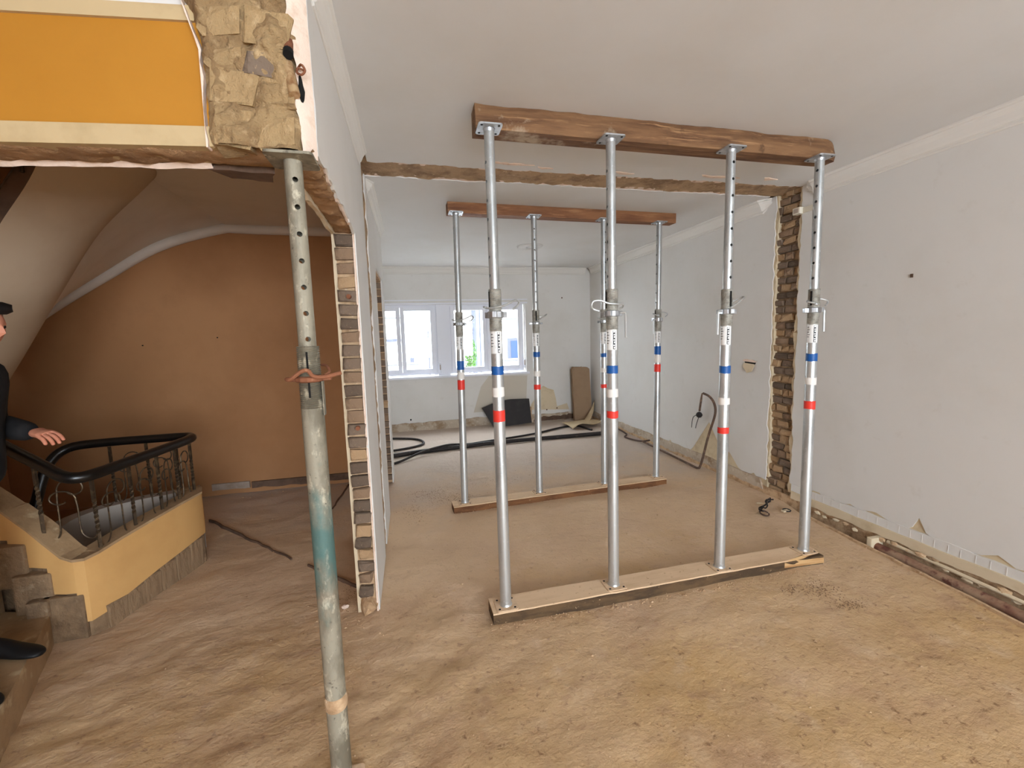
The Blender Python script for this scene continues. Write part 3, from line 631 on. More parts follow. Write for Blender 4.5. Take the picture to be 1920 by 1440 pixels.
def bore(o, c, holes, ang, hr, r, parent):
    off = root_loc(parent); mb = MB(); d = Vector((math.cos(ang), math.sin(ang), 0))
    for hz in holes:
        p = Vector((c[0], c[1], hz)); mb.tube([p-d*r*1.6, p+d*r*1.6], hr, 10)
    me = bpy.data.meshes.new('cut'); me.from_pydata(mb.v, [], mb.f); 
    bm = bmesh.new(); bm.from_mesh(me); bmesh.ops.recalc_face_normals(bm, faces=bm.faces); bm.to_mesh(me); bm.free()
    co = bpy.data.objects.new('cut', me); COL.objects.link(co)
    md = o.modifiers.new('bore', 'BOOLEAN'); md.operation = 'DIFFERENCE'; md.object = co; md.solver = 'EXACT'
    bpy.context.view_layer.update()
    dg = bpy.context.evaluated_depsgraph_get(); nm = bpy.data.meshes.new_from_object(o.evaluated_get(dg)); o.modifiers.clear()
    old = o.data; o.data = nm; nm.name = old.name; bpy.data.objects.remove(co)
    if not nm.materials: nm.materials.append(GALV)
def hexnut(c, z0, z1, r, lugs, parent, m):
    mb = MB(); mb.lathe([(r*.80, z0), (r, z0+.004), (r, z1-.004), (r*.8, z1)], c, 12)
    for a in lugs:
        d = Vector((math.cos(a), math.sin(a), 0)); n = Vector((-d.y, d.x, 0)); p = Vector((c[0], c[1], 0))
        k = len(mb.v)
        for q in (p+d*r*.7-n*.016, p+d*r*.7+n*.016, p+d*(r+.020)+n*.011, p+d*(r+.020)-n*.011):
            mb.v.append(Vector((q.x, q.y, z0+.004)))
        for q in range(4): mb.v.append(mb.v[k+q]+Vector((0, 0, z1-z0-.008)))
        mb.f += [[k+j for j in f] for f in ((0, 3, 2, 1), (4, 5, 6, 7), (0, 1, 5, 4), (1, 2, 6, 5), (2, 3, 7, 6), (3, 0, 4, 7))]
    return mb.build('adjusting_nut', m, parent, False, .002)
def plate_mb(c, z0, z1, s, holes=True):
    """square plate with bolt holes"""
    m = MB(); cr = .014; pts = []
    for sx, sy, a in ((1, 1, 0), (-1, 1, 90), (-1, -1, 180), (1, -1, 270)):
        for k in range(4):
            an = math.radians(a+30*k); pts.append((c[0]+sx*(s-cr)+cr*math.cos(an), c[1]+sy*(s-cr)+cr*math.sin(an)))
    return m.prism(pts, XY, z0, z1)
def prop(name_i, x, y, xt, yt, zb, zt, zs, holes_ang, hook, handle, label, group, dusty=True, lab=True, tilt=True):
    """zs: sleeve top, nut top, nut bottom, sleeve bottom, label top, label bottom, blue t/b, white t/b, red t/b"""
    R0, RI = .032, .0265
    root = empty('steel_prop', (x, y, zb), label, 'steel prop', group)
    c = (x, y); nut0, nut1 = zs[2], zs[1]
    bp = plate_mb(c, zb, zb+.006, .062).build('base_plate', DUSTPLATE, root)
    for sx in (-1, 1):
        for sy in (-1, 1): MB().lathe([(.007, zb+.006), (.0065, zb+.0075)], (x+sx*.044, y+sy*.044), 8).build('bolt_hole', HOLE, bp)
    MB().lathe([(R0+.005, zb+.006), (R0+.001, zb+.014), (R0, zb+.02), (R0, zs[3]-.001), (R0*.9, zs[3])], c, 24).build('outer_tube', GALV, root, True)
    # threaded sleeve: real ridges
    prof = []; z = zs[3]
    while z < zs[0]-.004:
        prof += [(R0+.0005, z), (R0+.0030, z+.0028), (R0+.0005, z+.0056)]; z += .0062
    MB().lathe([(R0, zs[3]-.006)]+prof+[(R0+.001, zs[0]), (RI+.001, zs[0])], c, 24).build('threaded_sleeve', GALVD, root, False)
    # slot in the sleeve
    for a in (holes_ang, holes_ang+math.pi):
        d = Vector((math.cos(a), math.sin(a), 0)); n = Vector((-d.y, d.x, 0)); p = Vector((x, y, 0))+d*(R0+.0032); m = MB(); k = len(m.v)
        for s, q in ((-1, nut1+.012), (1, nut1+.012), (1, zs[0]-.012), (-1, zs[0]-.012)): m.v.append(p+n*.006*s+Vector((0, 0, q)))
        m.f.append([0, 1, 2, 3]); m.build('slot', HOLE, root)
    it = drilled_tube(c, RI, RI-.004, zs[0]-.15, zt-.008, None, holes_ang, .0065).build('inner_tube', GALV, root)
    hs = []; q = zs[0]+.07
    while q < zt-.08: hs.append(q); q += .095
    bore(it, c, hs, holes_ang, .0086, RI, root)
    for pnt in it.data.polygons: pnt.use_smooth = True
    it.data.set_sharp_from_angle(angle=math.radians(35))
    tp = plate_mb(c, zt-.007, zt, .062).build('top_plate', PLATE, root)
    for sx in (-1, 1):
        for sy in (-1, 1): MB().lathe([(.0065, zt-.0085), (.007, zt-.007)], (x+sx*.044, y+sy*.044), 8).build('bolt_hole', HOLE, tp)
    MB().lathe([(RI, zt-.022), (RI+.004, zt-.008)], c, 20).build('weld_collar', PLATE, root, True)
    hexnut(c, nut0, nut1, R0+.012, hook['lugs'], root, PLATE)
    # bent pin hook
    MB().tube(smooth_path([(x+p[0], y+p[1], nut1+.006+p[2]) for p in hook['pts']], 6), .0055, 8).build('pin_hook', GALV, root, True)
    if handle:
        hx, hy = handle[0], handle[1]
        MB().tube(smooth_path([(x+hx*.6, y+hy*.6, nut0+.022), (x+hx*.88, y+hy*.9, nut0+.022), (x+hx, y+hy, nut0+.014), (x+hx, y+hy, nut0-.01), (x+hx*1.02, y+hy, nut0-.12)], 5), .0062, 8).build('nut_handle', GALV, root, True)
    # printed sticker and coloured tapes
    fa = math.atan2(-y, -x)
    st = cyl_patch(c, R0+.0008, fa-1.15, fa+.95, zs[5], zs[4]-.004).build('sticker', STICK, root)
    dk = cyl_patch(c, R0+.0014, fa+.18, fa+.58, zs[5]+.004, zs[4]-.008).build('print_panel', INK, st)
    n = 7; hh = (zs[4]-zs[5]-.012)/n
    for i in range(n):
        w = (.06, .0, .1, .03, .08, .05, .0)[i]
        cyl_patch(c, R0+.0019, fa+.24+w, fa+.52, zs[5]+.006+hh*i+.0015, zs[5]+.006+hh*(i+1)-.003-.004*(i % 2), n=4).build('letter', STICK, dk)
    for i in range(5):
        zq = zs[5]+(zs[4]-zs[5])*(.3+.13*i); cyl_patch(c, R0+.0014, fa-1.0, fa-(.45 if i % 2 else .6), zq, zq+.005, n=5).build('small_print', INKG, st)
    for nm, k, m in (('blue_tape', 6, BLUE), ('white_tape', 8, TAPEW), ('red_tape', 10, RED)):
        cyl_patch(c, R0+.0012, 0, 2*math.pi, zs[k+1], zs[k], .004, 28, k+name_i).build(nm, m, root, True)
    # lean: the prop leans by a few millimetres so that its head sits under the timber
    dx, dy = xt-x, yt-y; root.rotation_euler = (-math.atan2(dy, zt-zb), math.atan2(dx, zt-zb), 0)
    return root
HK_R = dict(lugs=(0.2, 2.3, 4.4), pts=[(-.055, -.01, .012), (-.06, .005, .018), (-.04, -.02, .008), (.0, -.04, .012), (.04, -.035, .02), (.075, -.03, .035), (.105, -.03, .048), (.125, -.02, .040), (.12, -.015, .022), (.09, -.03, .0)])
HK_L = dict(lugs=(0.1, 2.2, 4.0), pts=[(.05, .0, .004), (.062, -.012, .014), (.05, -.035, .026), (.01, -.045, .028), (-.04, -.042, .032), (-.085, -.035, .048), (-.125, -.03, .045), (-.135, -.025, .02), (-.12, -.02, .002), (-.09, -.03, -.010)])
HK_S = dict(lugs=(0.0, 3.14, 4.6), pts=[(.0, -.035, .0), (.03, -.04, .018), (.06, -.035, .036), (.095, -.03, .058), (.105, -.01, .066), (.09, .005, .06), (.05, .0, .044), (.02, .01, .036)])
HK_B = dict(lugs=(0.3, 2.9, 4.8), pts=[(-.05, .0, .036), (-.065, -.01, .03), (-.045, -.03, .022), (-.01, -.042, .012), (-.03, -.04, .014), (.03, .03, .045), (.07, .015, .05), (.10, -.005, .036), (.095, -.012, .018), (.07, -.02, .004)])
ZF = 2.655
F = 'front row of steel props'; G_ = 'rear row of steel props'
prop(1, .458, 2.295, .452, 2.315, .064, ZF, (1.843, 1.729, 1.69, 1.625, 1.625, 1.503, 1.435, 1.389, 1.322, 1.27, 1.196, 1.132), 0.3, HK_R, None, 'leftmost galvanised prop of the front row, hook bent to the right', F)
prop(2, 1.137, 2.31, 1.132, 2.325, .064, ZF, (1.842, 1.723, 1.687, 1.617, 1.617, 1.499, 1.409, 1.363, 1.273, 1.226, 1.144, 1.103), -3.08, HK_L, (.075, -.02), 'second galvanised prop of the front row, large hook pointing left', F)
prop(3, 1.882, 2.31, 1.91, 2.335, .064, ZF, (1.838, 1.721, 1.686, 1.622, 1.619, 1.502, 1.374, 1.328, 1.175, 1.131, 0.989, 0.948), -1.60, HK_S, (-.075, -.02), 'third galvanised prop of the front row, handle hanging on its left', F)
prop(4, 2.575, 2.335, 2.575, 2.355, .064, ZF, (1.839, 1.723, 1.686, 1.617, 1.614, 1.494, 1.423, 1.374, 1.265, 1.219, 1.11, 1.056), -2.85, HK_B, (.075, -.01), 'rightmost galvanised prop of the front row, before the brick scar', F)
ZR = 2.685
prop(5, .425, 3.93, .455, 3.98, .054, ZR, (1.817, 1.728, 1.695, 1.6, 1.6, 1.483, 1.38, 1.298, 1.279, 1.211, 1.205, 1.118), 0.3, HK_R, (.05, -.03), 'leftmost prop of the rear row, in front of the window', G_)
prop(6, 1.168, 3.98, 1.175, 4.0, .054, ZR, (1.828, 1.714, 1.689, 1.614, 1.614, 1.489, 1.433, 1.387, 1.253, 1.201, 1.122, 1.075), -1.75, HK_S, None, 'second prop of the rear row, holes facing the viewer', G_)
prop(7, 1.877, 4.02, 1.885, 4.03, .054, ZR, (1.826, 1.722, 1.69, 1.606, 1.606, 1.485, 1.395, 1.355, 1.246, 1.203, 1.085, 1.047), -1.15, HK_R, (.03, -.04), 'third prop of the rear row, half hidden behind a front prop', G_)
prop(8, 2.487, 4.05, 2.51, 4.07, .054, ZR, (1.819, 1.735, 1.694, 1.597, 1.597, 1.476, 1.443, 1.358, 1.352, 1.272, 1.256, 1.178), -3.1, HK_B, (-.06, -.02), 'rightmost prop of the rear row, before the white side wall', G_)

# ---- old prop under the lintel on the left
def old_prop():
    x, y, zt = -.318, 1.508, 2.152
    root = empty('steel_prop', (x, y, 0), 'old weathered prop with teal paint traces under the broken lintel', 'steel prop'); c = (x, y)
    plate_mb(c, -.004, .006, .07).build('base_plate', DUSTPLATE, root)
    Ro, Ri = .0345, .0265
    MB().lathe([(Ro, .006), (Ro, 1.385)], c, 26).build('outer_tube', TEAL, root, True)
    MB().lathe([(Ro, .318), (Ro+.003, .324), (Ro+.0035, .362), (Ro, .368)], c, 26).build('worn_ring', MORTAR, root, True)
    prof = []; z = 1.385
    while z < 1.58: prof += [(Ro-.003, z), (Ro+.001, z+.0028), (Ro-.003, z+.0056)]; z += .0062
    MB().lathe(prof+[(Ri+.001, z)], c, 26).build('threaded_sleeve', OLDPIPE, root)
    it = drilled_tube(c, Ri, Ri-.004, 1.45, zt-.008, None, 0, .0075).build('inner_tube', OLDPIPE, root)
    hs = []; q = 1.605
    while q < zt-.04: hs.append(q); q += .080
    bore(it, c, hs, math.atan2(-1.508, .318)+.12, .0082, Ri, root)
    if it.data.materials[0] != OLDPIPE: it.data.materials[0] = OLDPIPE
    for p in it.data.polygons: p.use_smooth = True
    it.data.set_sharp_from_angle(angle=math.radians(35))
    plate_mb(c, zt-.008, zt, .068).build('top_plate', OLDPIPE, root)
    fa = math.atan2(-y, -x)
    for zz in (1.535, 1.445): cyl_patch(c, Ro+.0014, fa-.22, fa-.05, zz-.025, zz+.03, n=3).build('slot', HOLE, root)
    hexnut(c, 1.468, 1.488, Ro+.010, (0.0, 3.14), root, RUST)
    MB().tube(smooth_path([(x-.055, y-.012, 1.480), (x-.062, y-.03, 1.482), (x-.045, y-.048, 1.484), (x-.015, y-.052, 1.505), (x+.005, y-.05, 1.508), (x+.02, y-.05, 1.490), (x+.05, y-.045, 1.486), (x+.085, y-.035, 1.492), (x+.10, y-.03, 1.496)], 5), .0065, 8).build('pin_hook', RUST, root, True)
    MB().tube(smooth_path([(x+.03, y+.03, 1.52), (x+.05, y+.01, 1.518), (x+.062, y-.015, 1.500), (x+.05, y-.035, 1.49)], 5), .0042, 8).build('pin_wire', RUST, root, True)
    MB().box(x+.036, x+.040, y-.02, y+.005, 1.36, 1.47).build('nut_handle', OLDPIPE, root)
old_prop()

# ---- timber head beams and floor planks
def timber(name, p0, p1, w, z0, z1, m, label, amp, seed, grp, wany=True):
    a, b = Vector((*p0, 0)), Vector((*p1, 0)); d = (b-a).normalized(); n = Vector((d.y, -d.x, 0))
    rr = random.Random(seed); nu = 60; prof = [(-.5, 0), (-.5, 1), (.5, 1), (.5, 0)]
    ring = [(-.5, .0), (-.5, .5), (-.5, 1), (0, 1), (.5, 1), (.5, .5), (.5, 0), (0, 0)]
    mb = MB()
    for i in range(nu+1):
        t = i/nu; p = a.lerp(b, t); e = min(t, 1-t)
        for k, (s, h) in enumerate(ring):
            q = amp*mn.noise(Vector((t*9, k*1.3, seed)))+amp*.5*mn.noise(Vector((t*26, k*2.3, seed+4)))
            wx = s*w+(q if s > 0 else -q)*(1 if s else 0); hz = h
            if wany and h == 1 and s > 0: wx -= .02*max(0, mn.noise(Vector((t*6, 1, seed))))
            pp = p+n*wx; zz = z0+(z1-z0)*hz+(q*.5 if h == .5 else (-.0 if h == 1 else 0))
            mb.v.append(Vector((pp.x, pp.y, zz)))
    for i in range(nu):
        for k in range(8): mb.f.append([i*8+k, i*8+(k+1) % 8, (i+1)*8+(k+1) % 8, (i+1)*8+k])
    mb.f.append(list(range(8))[::-1]); mb.f.append([nu*8+k for k in range(8)])
    o = mb.build(name, m, None, False, 0)
    for pol in o.data.polygons: pol.use_smooth = True
    o.data.set_sharp_from_angle(angle=math.radians(35))
    return tag(o, label, 'timber', grp)
# front beam: wide at its waney front edge, rounded right end
fb = MB(); nu = 90; x0, x1 = .385, 2.735
for i in range(nu+1):
    t = i/nu; x = x0+(x1-x0)*t; yc = 2.385+.045*t
    we = .018*max(0, mn.noise(Vector((t*7, 0, 3))))+.006*mn.noise(Vector((t*24, 0, 5)))
    endr = max(0, (t-.965)/.035); endl = max(0, (.008-t)/.008)
    w = .066*(1-.45*endr**2); h0 = 2.655; top = H-.001
    fy = yc-w; by = yc+w*(.95)
    for (yy, zz) in ((fy+.006, h0+.0), (fy-.004, h0+.035), (fy+.004+we, h0+.085-.02*endr), (fy+.014+we*1.6, top-.02*endr), (yc, top-.015*endr), (by, top-.01*endr), (by, h0+.06), (by, h0), (yc, h0+.001)):
        fb.v.append(Vector((x, yy, zz+.004*mn.noise(Vector((t*30, yy*9, zz*9)))*(1 if zz not in (h0, h0+.001) and zz < top else 0))))
for i in range(nu):
    for k in range(9): fb.f.append([i*9+k, i*9+(k+1) % 9, (i+1)*9+(k+1) % 9, (i+1)*9+k])
fb.f.append(list(range(9))[::-1]); fb.f.append([nu*9+k for k in range(9)])
o = fb.build('head_beam', WOOD)
for pol in o.data.polygons: pol.use_smooth = True
o.data.set_sharp_from_angle(angle=math.radians(38))
tag(o, 'thick knotty brown timber with waney edge across the front props', 'timber', 'timber head beams')
MB().prism(rag((.56, 2.705), (1.0, 2.70), .04, .012, 201)+rag((1.0, 2.72), (.56, 2.765), .04, .012, 202), XZ, 2.330, 2.322).build('whitewash_patch', CREAMPL, o) if False else None
tag(timber('head_beam', (.385, 4.04), (2.70, 4.13), .115, ZR, H-.001, WOOD2, 'straight reddish timber across the tops of the rear props', .003, 5, 'timber head beams', False), None)
def plank(p0, p1, w, z1, side_m, label, seed, split):
    a, b = Vector((*p0, 0)), Vector((*p1, 0)); d = (b-a).normalized(); n = Vector((d.y, -d.x, 0)); c = (a+b)/2
    root = empty('floor_plank', (c.x, c.y, 0), label, 'plank', 'planks under the props'); mb = MB(); nu = 50
    ring = [(-.5, 0), (-.5, .55), (-.5, .86), (.5, .86), (.5, .5), (.5, 0)]
    for i in range(nu+1):
        t = i/nu; p = a.lerp(b, t)
        for k, (s, h) in enumerate(ring):
            q = .004*mn.noise(Vector((t*20, k, seed))); pp = p+n*(s*w+q); mb.v.append(Vector((pp.x, pp.y, -.02+(z1+.02)*h)))
    m = 6
    for i in range(nu):
        for k in range(m): mb.f.append([i*m+k, i*m+(k+1) % m, (i+1)*m+(k+1) % m, (i+1)*m+k])
    mb.f.append(list(range(m))[::-1]); mb.f.append([nu*m+k for k in range(m)])
    mb.build('body', side_m, root)
    tp = MB(); nu = 70
    for i in range(nu+1):
        t = i/nu; p = a.lerp(b, t); cut = split*max(0, (t-.87)/.13)
        for s, zz in ((-.5, z1*.85), (-.5, z1), (.5, z1), (.5, z1*.85)):
            q = .004*mn.noise(Vector((t*30, s, seed+2))); pp = p+n*(s*w+q-(cut if s > 0 else 0)); tp.v.append(Vector((pp.x, pp.y, zz)))
    for i in range(nu):
        for k in range(4): tp.f.append([i*4+k, i*4+(k+1) % 4, (i+1)*4+(k+1) % 4, (i+1)*4+k])
    tp.f.append([3, 2, 1, 0]); tp.f.append([nu*4+k for k in range(4)])
    tp.build('dusty_top', PLANK, root)
    if split:
        sp = MB(); q0 = a.lerp(b, .86)+n*(w*.5-.0); q1 = b+n*(w*.5-split*.95)
        for (p, zz) in ((q0, z1*.2), (q0, z1*.98), (b+n*w*.1, z1*1.0), (b+n*w*.52, z1*.55), (b+n*w*.54, z1*.05), (q0.lerp(b+n*w*.5, .5), z1*.72), (q0.lerp(b+n*w*.25, .5), z1*1.03)):
            sp.v.append(Vector((p.x, p.y, zz)))
        sp.f += [[0, 1, 5], [0, 5, 3], [0, 3, 4], [1, 6, 5], [5, 6, 2], [5, 2, 3]]
        sp.build('split_end', SPLINT, root)
    return root
plank((.372, 2.305), (2.66, 2.335), .150, .064, PLANKD, 'dusty plank with dark edge and split right end under the front props', 3, .07)
plank((.31, 3.925), (2.55, 4.03), .150, .054, PLANKB, 'dusty plank with brown edge under the rear row of props', 8, 0)

# ---- cornices
def cornice(name, a, b, inward, m=TRIMW, s=1.0, taper=True):
    """two-step moulding along the top of a wall; inward = unit vector into the room"""
    a, b = Vector((*a, 0)), Vector((*b, 0)); iv = Vector((*inward, 0)); prof = [(0, -.118), (.010, -.118), (.016, -.112), (.016, -.100), (.026, -.094), (.034, -.080), (.046, -.052), (.060, -.034), (.064, -.022), (.076, -.018), (.080, -.010), (.080, .0), (0, 0)]
    mb = MB(); k = len(prof); d = (b-a).normalized(); rr = random.Random(name)
    st = [(a, .12), (a+d*.05, .6), (a+d*.09, 1), (b-d*.09, 1), (b-d*.05, .6), (b, .12)] if taper else [(a, 1), (b, 1)]
    for p, t in st:
        for (o, z) in prof: q = p+iv*o*s*t+d*(rr.uniform(-.012, .012) if t < 1 else 0); mb.v.append(Vector((q.x, q.y, H+z*s*(.4+.6*t)+.001)))
    for g in range(len(st)-1):
        for i in range(k): mb.f.append([g*k+i, g*k+(i+1) % k, (g+1)*k+(i+1) % k, (g+1)*k+i])
    e = (len(st)-1)*k
    mb.f.append(list(range(k))[::-1]); mb.f.append([e+i for i in range(k)])
    return struct(mb.build(name, m))
cornice('trim_5', (XR+.003, YB), (XR+.003, 3.13), (-1, 0)); cornice('trim_6', (XR+.003, 3.49), (XR+.003, YF), (-1, 0))
cornice('trim_7', (-1.9, YF), (XR-.1, YF), (0, -1), taper=False); cornice('trim_8', (XL-.002, 1.58), (XL-.002, 3.12), (1, 0), s=.7); cornice('trim_9', (XL-.002, 3.5), (XL-.002, 5.2), (1, 0), s=.7)

# ---- far wall with window
WX0, WX1, WZ0, WZ1 = -.78, 2.05, .95, 2.16
wfar = struct(MB().box(-2.3, WX0, YF, YF+.3, -.1, H+.1).box(WX1, 3.6, YF, YF+.3, -.1, H+.1).box(WX0, WX1, YF, YF+.3, -.1, WZ0-.03).box(WX0, WX1, YF, YF+.3, WZ1, H+.1).build('wall_far', WHITE))
struct(MB().box(-2.35, -2.2, 5.2, YF+.1, -.1, H+.1).box(-2.3, -.36, 5.16, 5.26, -.1, H).build('wall_rear_left', WHITE))
MB().box(-1.2, 2.10, YF-.045, YF+.12, WZ0-.055, WZ0-.02).build('window_sill', FRAMEW, wfar, False, .004)
MB().box(-.85, 2.09, YF-.012, YF+.005, WZ1, WZ1+.022).build('head_moulding', FRAMEW, wfar); MB().box(-.85, 2.09, YF-.018, YF+.005, WZ1+.06, WZ1+.075).build('head_moulding', FRAMEW, wfar)
# peeled wallpaper, skirting bed
MB().prism([(2.08, .22), (2.13, .33), (2.22, .46), (2.32, .62), (2.36, .655), (2.45, .60), (2.56, .565), (2.60, .40), (2.62, .25), (2.70, .27), (2.82, .30), (2.86, .18)], XZ, YF-.0025, YF+.001).build('peeled_patch', CREAMPL, wfar)
MB().prism([(2.08, .22), (2.13, .33), (2.22, .46), (2.32, .62), (2.36, .655), (2.45, .60), (2.56, .565), (2.60, .40), (2.62, .25)], XZ, YF-.004, YF+.001).build('wallpaper_edge', CREAMPL, wfar) if False else None
MB().prism([(1.05, .24), (2.02, .24), (2.06, .86), (1.35, .88), (1.2, .7)], XZ, YF-.002, YF+.001).build('bare_patch', mat('yellowed_paint', rgb(196, 186, 170), .85), wfar)
sk = struct(MB().prism(rag((-1.9, -.02), (XR, -.02), .1, .005, 301)+[(XR, -.02)]+rag((XR, .14), (-1.9, .13), .07, .016, 302), XZ, YF-.022, YF+.01).build('baseboard_far', SKBED))
MB().prism(rag((2.15, .0), (3.05, .0), .05, .008, 303)+rag((3.05, .09), (2.15, .07), .04, .02, 304), XZ, YF-.03, YF-.015).build('dark_edge', DARKPLINTH, sk)  # darker strip along the foot of the skirting bed
MB().tube([(-.05, YF-.03, .19), (-.05, YF, .19)], .014, 8).build('dark_socket', HOLE, wfar)
MB().box(2.02, 2.12, YF-.05, YF, .02, .28).build('broken_pier', MORTAR, wfar, False, .012)
for (x, z) in ((.9, 2.5), (2.75, 2.25), (2.42, .2), (2.62, .22)): MB().tube([(x, YF-.003, z), (x, YF, z)], .014, 8).build('screw_hole', DARKPLINTH, wfar)
def window(name, x0, x1, label):
    y0, y1 = YF+.10, YF+.165
    root = empty(name, ((x0+x1)/2, YF+.13, WZ0), label, None, None, 'structure')
    f = MB(); t = .05
    f.box(x0, x0+t, y0, y1, WZ0, WZ1).box(x1-t, x1, y0, y1, WZ0, WZ1).box(x0+t, x1-t, y0, y1, WZ0, WZ0+t).box(x0+t, x1-t, y0, y1, WZ1-t, WZ1); f.build('frame', FRAMEW, root)
    xm = (x0+x1)/2
    for (a, b) in ((x0+t*.7, xm-.002), (xm+.002, x1-t*.7)):
        s = MB(); w = .068; za, zb = WZ0+t*.7, WZ1-t*.7; yy0, yy1 = y0-.02, y0+.03
        s.box(a, a+w, yy0, yy1, za, zb).box(b-w, b, yy0, yy1, za, zb).box(a+w, b-w, yy0, yy1, za, za+w).box(a+w, b-w, yy0, yy1, zb-w, zb)
        so = s.build('sash', FRAMEW, root, False, .004)
        MB().box(a+w, b-w, y0+.0, y0+.006, za+w, zb-w).build('pane', GLASS, so)
    hx = xm+.03
    MB().box(hx-.008, hx+.008, y0-.045, y0-.02, 1.45, 1.58).build('handle', FRAMEW, root, False, .003)
    return root
window('window_1', -.75, .47, 'left double casement of the far window'); window('window_2', .68, 2.03, 'right double casement of the far window')
struct(MB().box(.47, .68, YF+.06, YF+.2, WZ0-.02, WZ1).build('trim_10', FRAMEW))
for k, (x, y, z) in enumerate(((.50, YF+.05, 1.06), (2.03, YF+.06, 1.08))):
    sw = empty('strap_winder', (x, y, z), ('white shutter strap winder on the post between the windows', 'white shutter strap winder at the right window reveal')[k], 'strap winder', 'shutter strap winders')
    MB().box(x-.018, x+.018, y-.02, y+.02, z-.085, z+.085).build('case', FRAMEW, sw, False, .008)
    MB().box(x-.009, x+.009, y-.024, y-.019, z-.03, z+.06).build('slot', GREYTILE, sw)

# ---- things in the back room
bb = MB().prism([(-.42, .34), (-.12, .445), (.12, .47), (.46, .46), (.46, .02), (-.24, -.02)], lambda u, v, d: (1.60+u, 7.40+d+v*.35, .01+v*.94), 0, .012).build('black_board', BLACKB); tag(bb, 'black cut board leaning on the wall below the window', 'board')
cb = empty('cardboard_package', (3.02, 7.45, 0), 'tall brown flat cardboard package standing in the far corner', 'package')
MB().prism([(2.88, .0), (3.22, .0), (3.21, .94), (3.17, .97), (2.90, .985), (2.87, .93)], lambda u, v, d: (u, 7.40+d+.10*v, v), 0, .08).build('body', CARD, cb)
MB().prism([(2.885, .955), (3.05, .99), (3.02, .93), (2.90, .925)], lambda u, v, d: (u, 7.375+d+.10*v, v), 0, .01).build('flap', CARD, cb)
def sheet(u, v):
    x = 2.98+.46*u*(1-.1*v)-.05*v; 
    return (min(x, 3.27), 7.25-.55*v+.03*math.sin(u*5), .30*(1-u)**.6*(1-v)**1.3*(1 if u < .8 else .9)+.05+.04*math.sin(v*6+u*3)*v)
sh = MB().grid(lambda u, v: (2.95+.33*v+.03*math.sin(v*3), 7.18+.28*v-.2*u*(1-v), .33*v*(1-.35*u)+.02), 4, 8).grid(lambda u, v: (2.55+.62*u, 6.66+.52*v+.16*u, .035+.07*math.sin(2.6*u)*(1-v)*.8+.03*math.sin(u*7+v*2)*(1-v)), 14, 8)
sh = tag(sh.build('buff_sheet', CARDL, None, True), 'buff curled cardboard sheet lying in the far right corner', 'cardboard')
sm = sh.modifiers.new('thick', 'SOLIDIFY'); sm.thickness = .008
def hose(name, pts, r, m, label):
    p = smooth_path([(a, b, (c[0] if c else r*.95)+fz(a, b)*.5) for a, b, *c in pts], 8)
    return tag(MB().tube(p, r, 10).build(name, m, None, True), label, 'hose')
hose('hose', [(-.9, 5.80), (-.3, 5.95), (.15, 6.06), (.60, 6.13), (1.16, 6.20), (2.0, 6.24), (2.88, 6.23), (3.12, 6.28)], .030, HOSE, 'thick black hose lying across the whole back room floor')
hose('hose', [(-.6, 5.45), (-.25, 5.63), (.07, 5.91, .05), (.30, 6.03, .074), (.5, 6.14, .07), (.75, 6.25, .03), (1.0, 6.36), (1.85, 6.62), (2.3, 6.84), (2.62, 6.97), (2.75, 6.90), (2.84, 6.55)], .016, HOSE, 'thinner black cable running across the floor behind the thick hose')
hose('hose', [(-.9, 7.2), (-.27, 7.05), (.05, 6.85), (.12, 6.55), (-.1, 6.35), (-.5, 6.25), (-1.0, 6.3)], .017, HOSE, 'looped dark hose on the floor beside the left doorway')
# ---- bent heating pipe with float on the right wall
bp = empty('bent_pipe', (3.20, 4.35, 0), 'rusty bent pipe rising from the floor beside the right wall', 'pipe')
MB().tube(smooth_path([(3.17, 5.52, .035), (3.15, 4.85, .03), (3.13, 4.25, .025)], 4)+smooth_path([(3.125, 4.20, .04), (3.15, 4.19, .12), (3.20, 4.16, .40), (3.235, 4.10, .66), (3.24, 4.12, .78), (3.24, 4.20, .85), (3.24, 4.31, .875)], 8), .013, 10).build('pipe', DARKPIPE, bp, True)
MB().tube([(3.24, 4.33, .872), (3.24, 4.345, .80), (3.24, 4.37, .66)], [.007, .012, .012], 8).build('valve_stem', DARKPIPE, bp, True)
MB().lathe([(.002, .578), (.022, .585), (.036, .605), (.036, .622), (.022, .642), (.006, .65)], (3.24, 4.375), 16).build('float', BALLB, bp, True)
MB().tube(smooth_path([(3.24, 4.38, .59), (3.24, 4.42, .50), (3.25, 4.45, .44)], 4), .004, 6).build('wire', BALLB, bp); MB().tube(smooth_path([(3.24, 4.40, .61), (3.25, 4.50, .56), (3.26, 4.54, .43)], 4), .004, 6).build('wire', BALLB, bp)
cable = tag(MB().tube(smooth_path([(3.27, 6.6, .02), (3.22, 6.1, .015), (3.1, 5.9, .015), (3.18, 5.6, .02), (3.24, 5.45, .06)], 8), .012, 8).build('floor_cable', CABLE, None, True), 'thin dark cable at the foot of the right wall', 'cable')
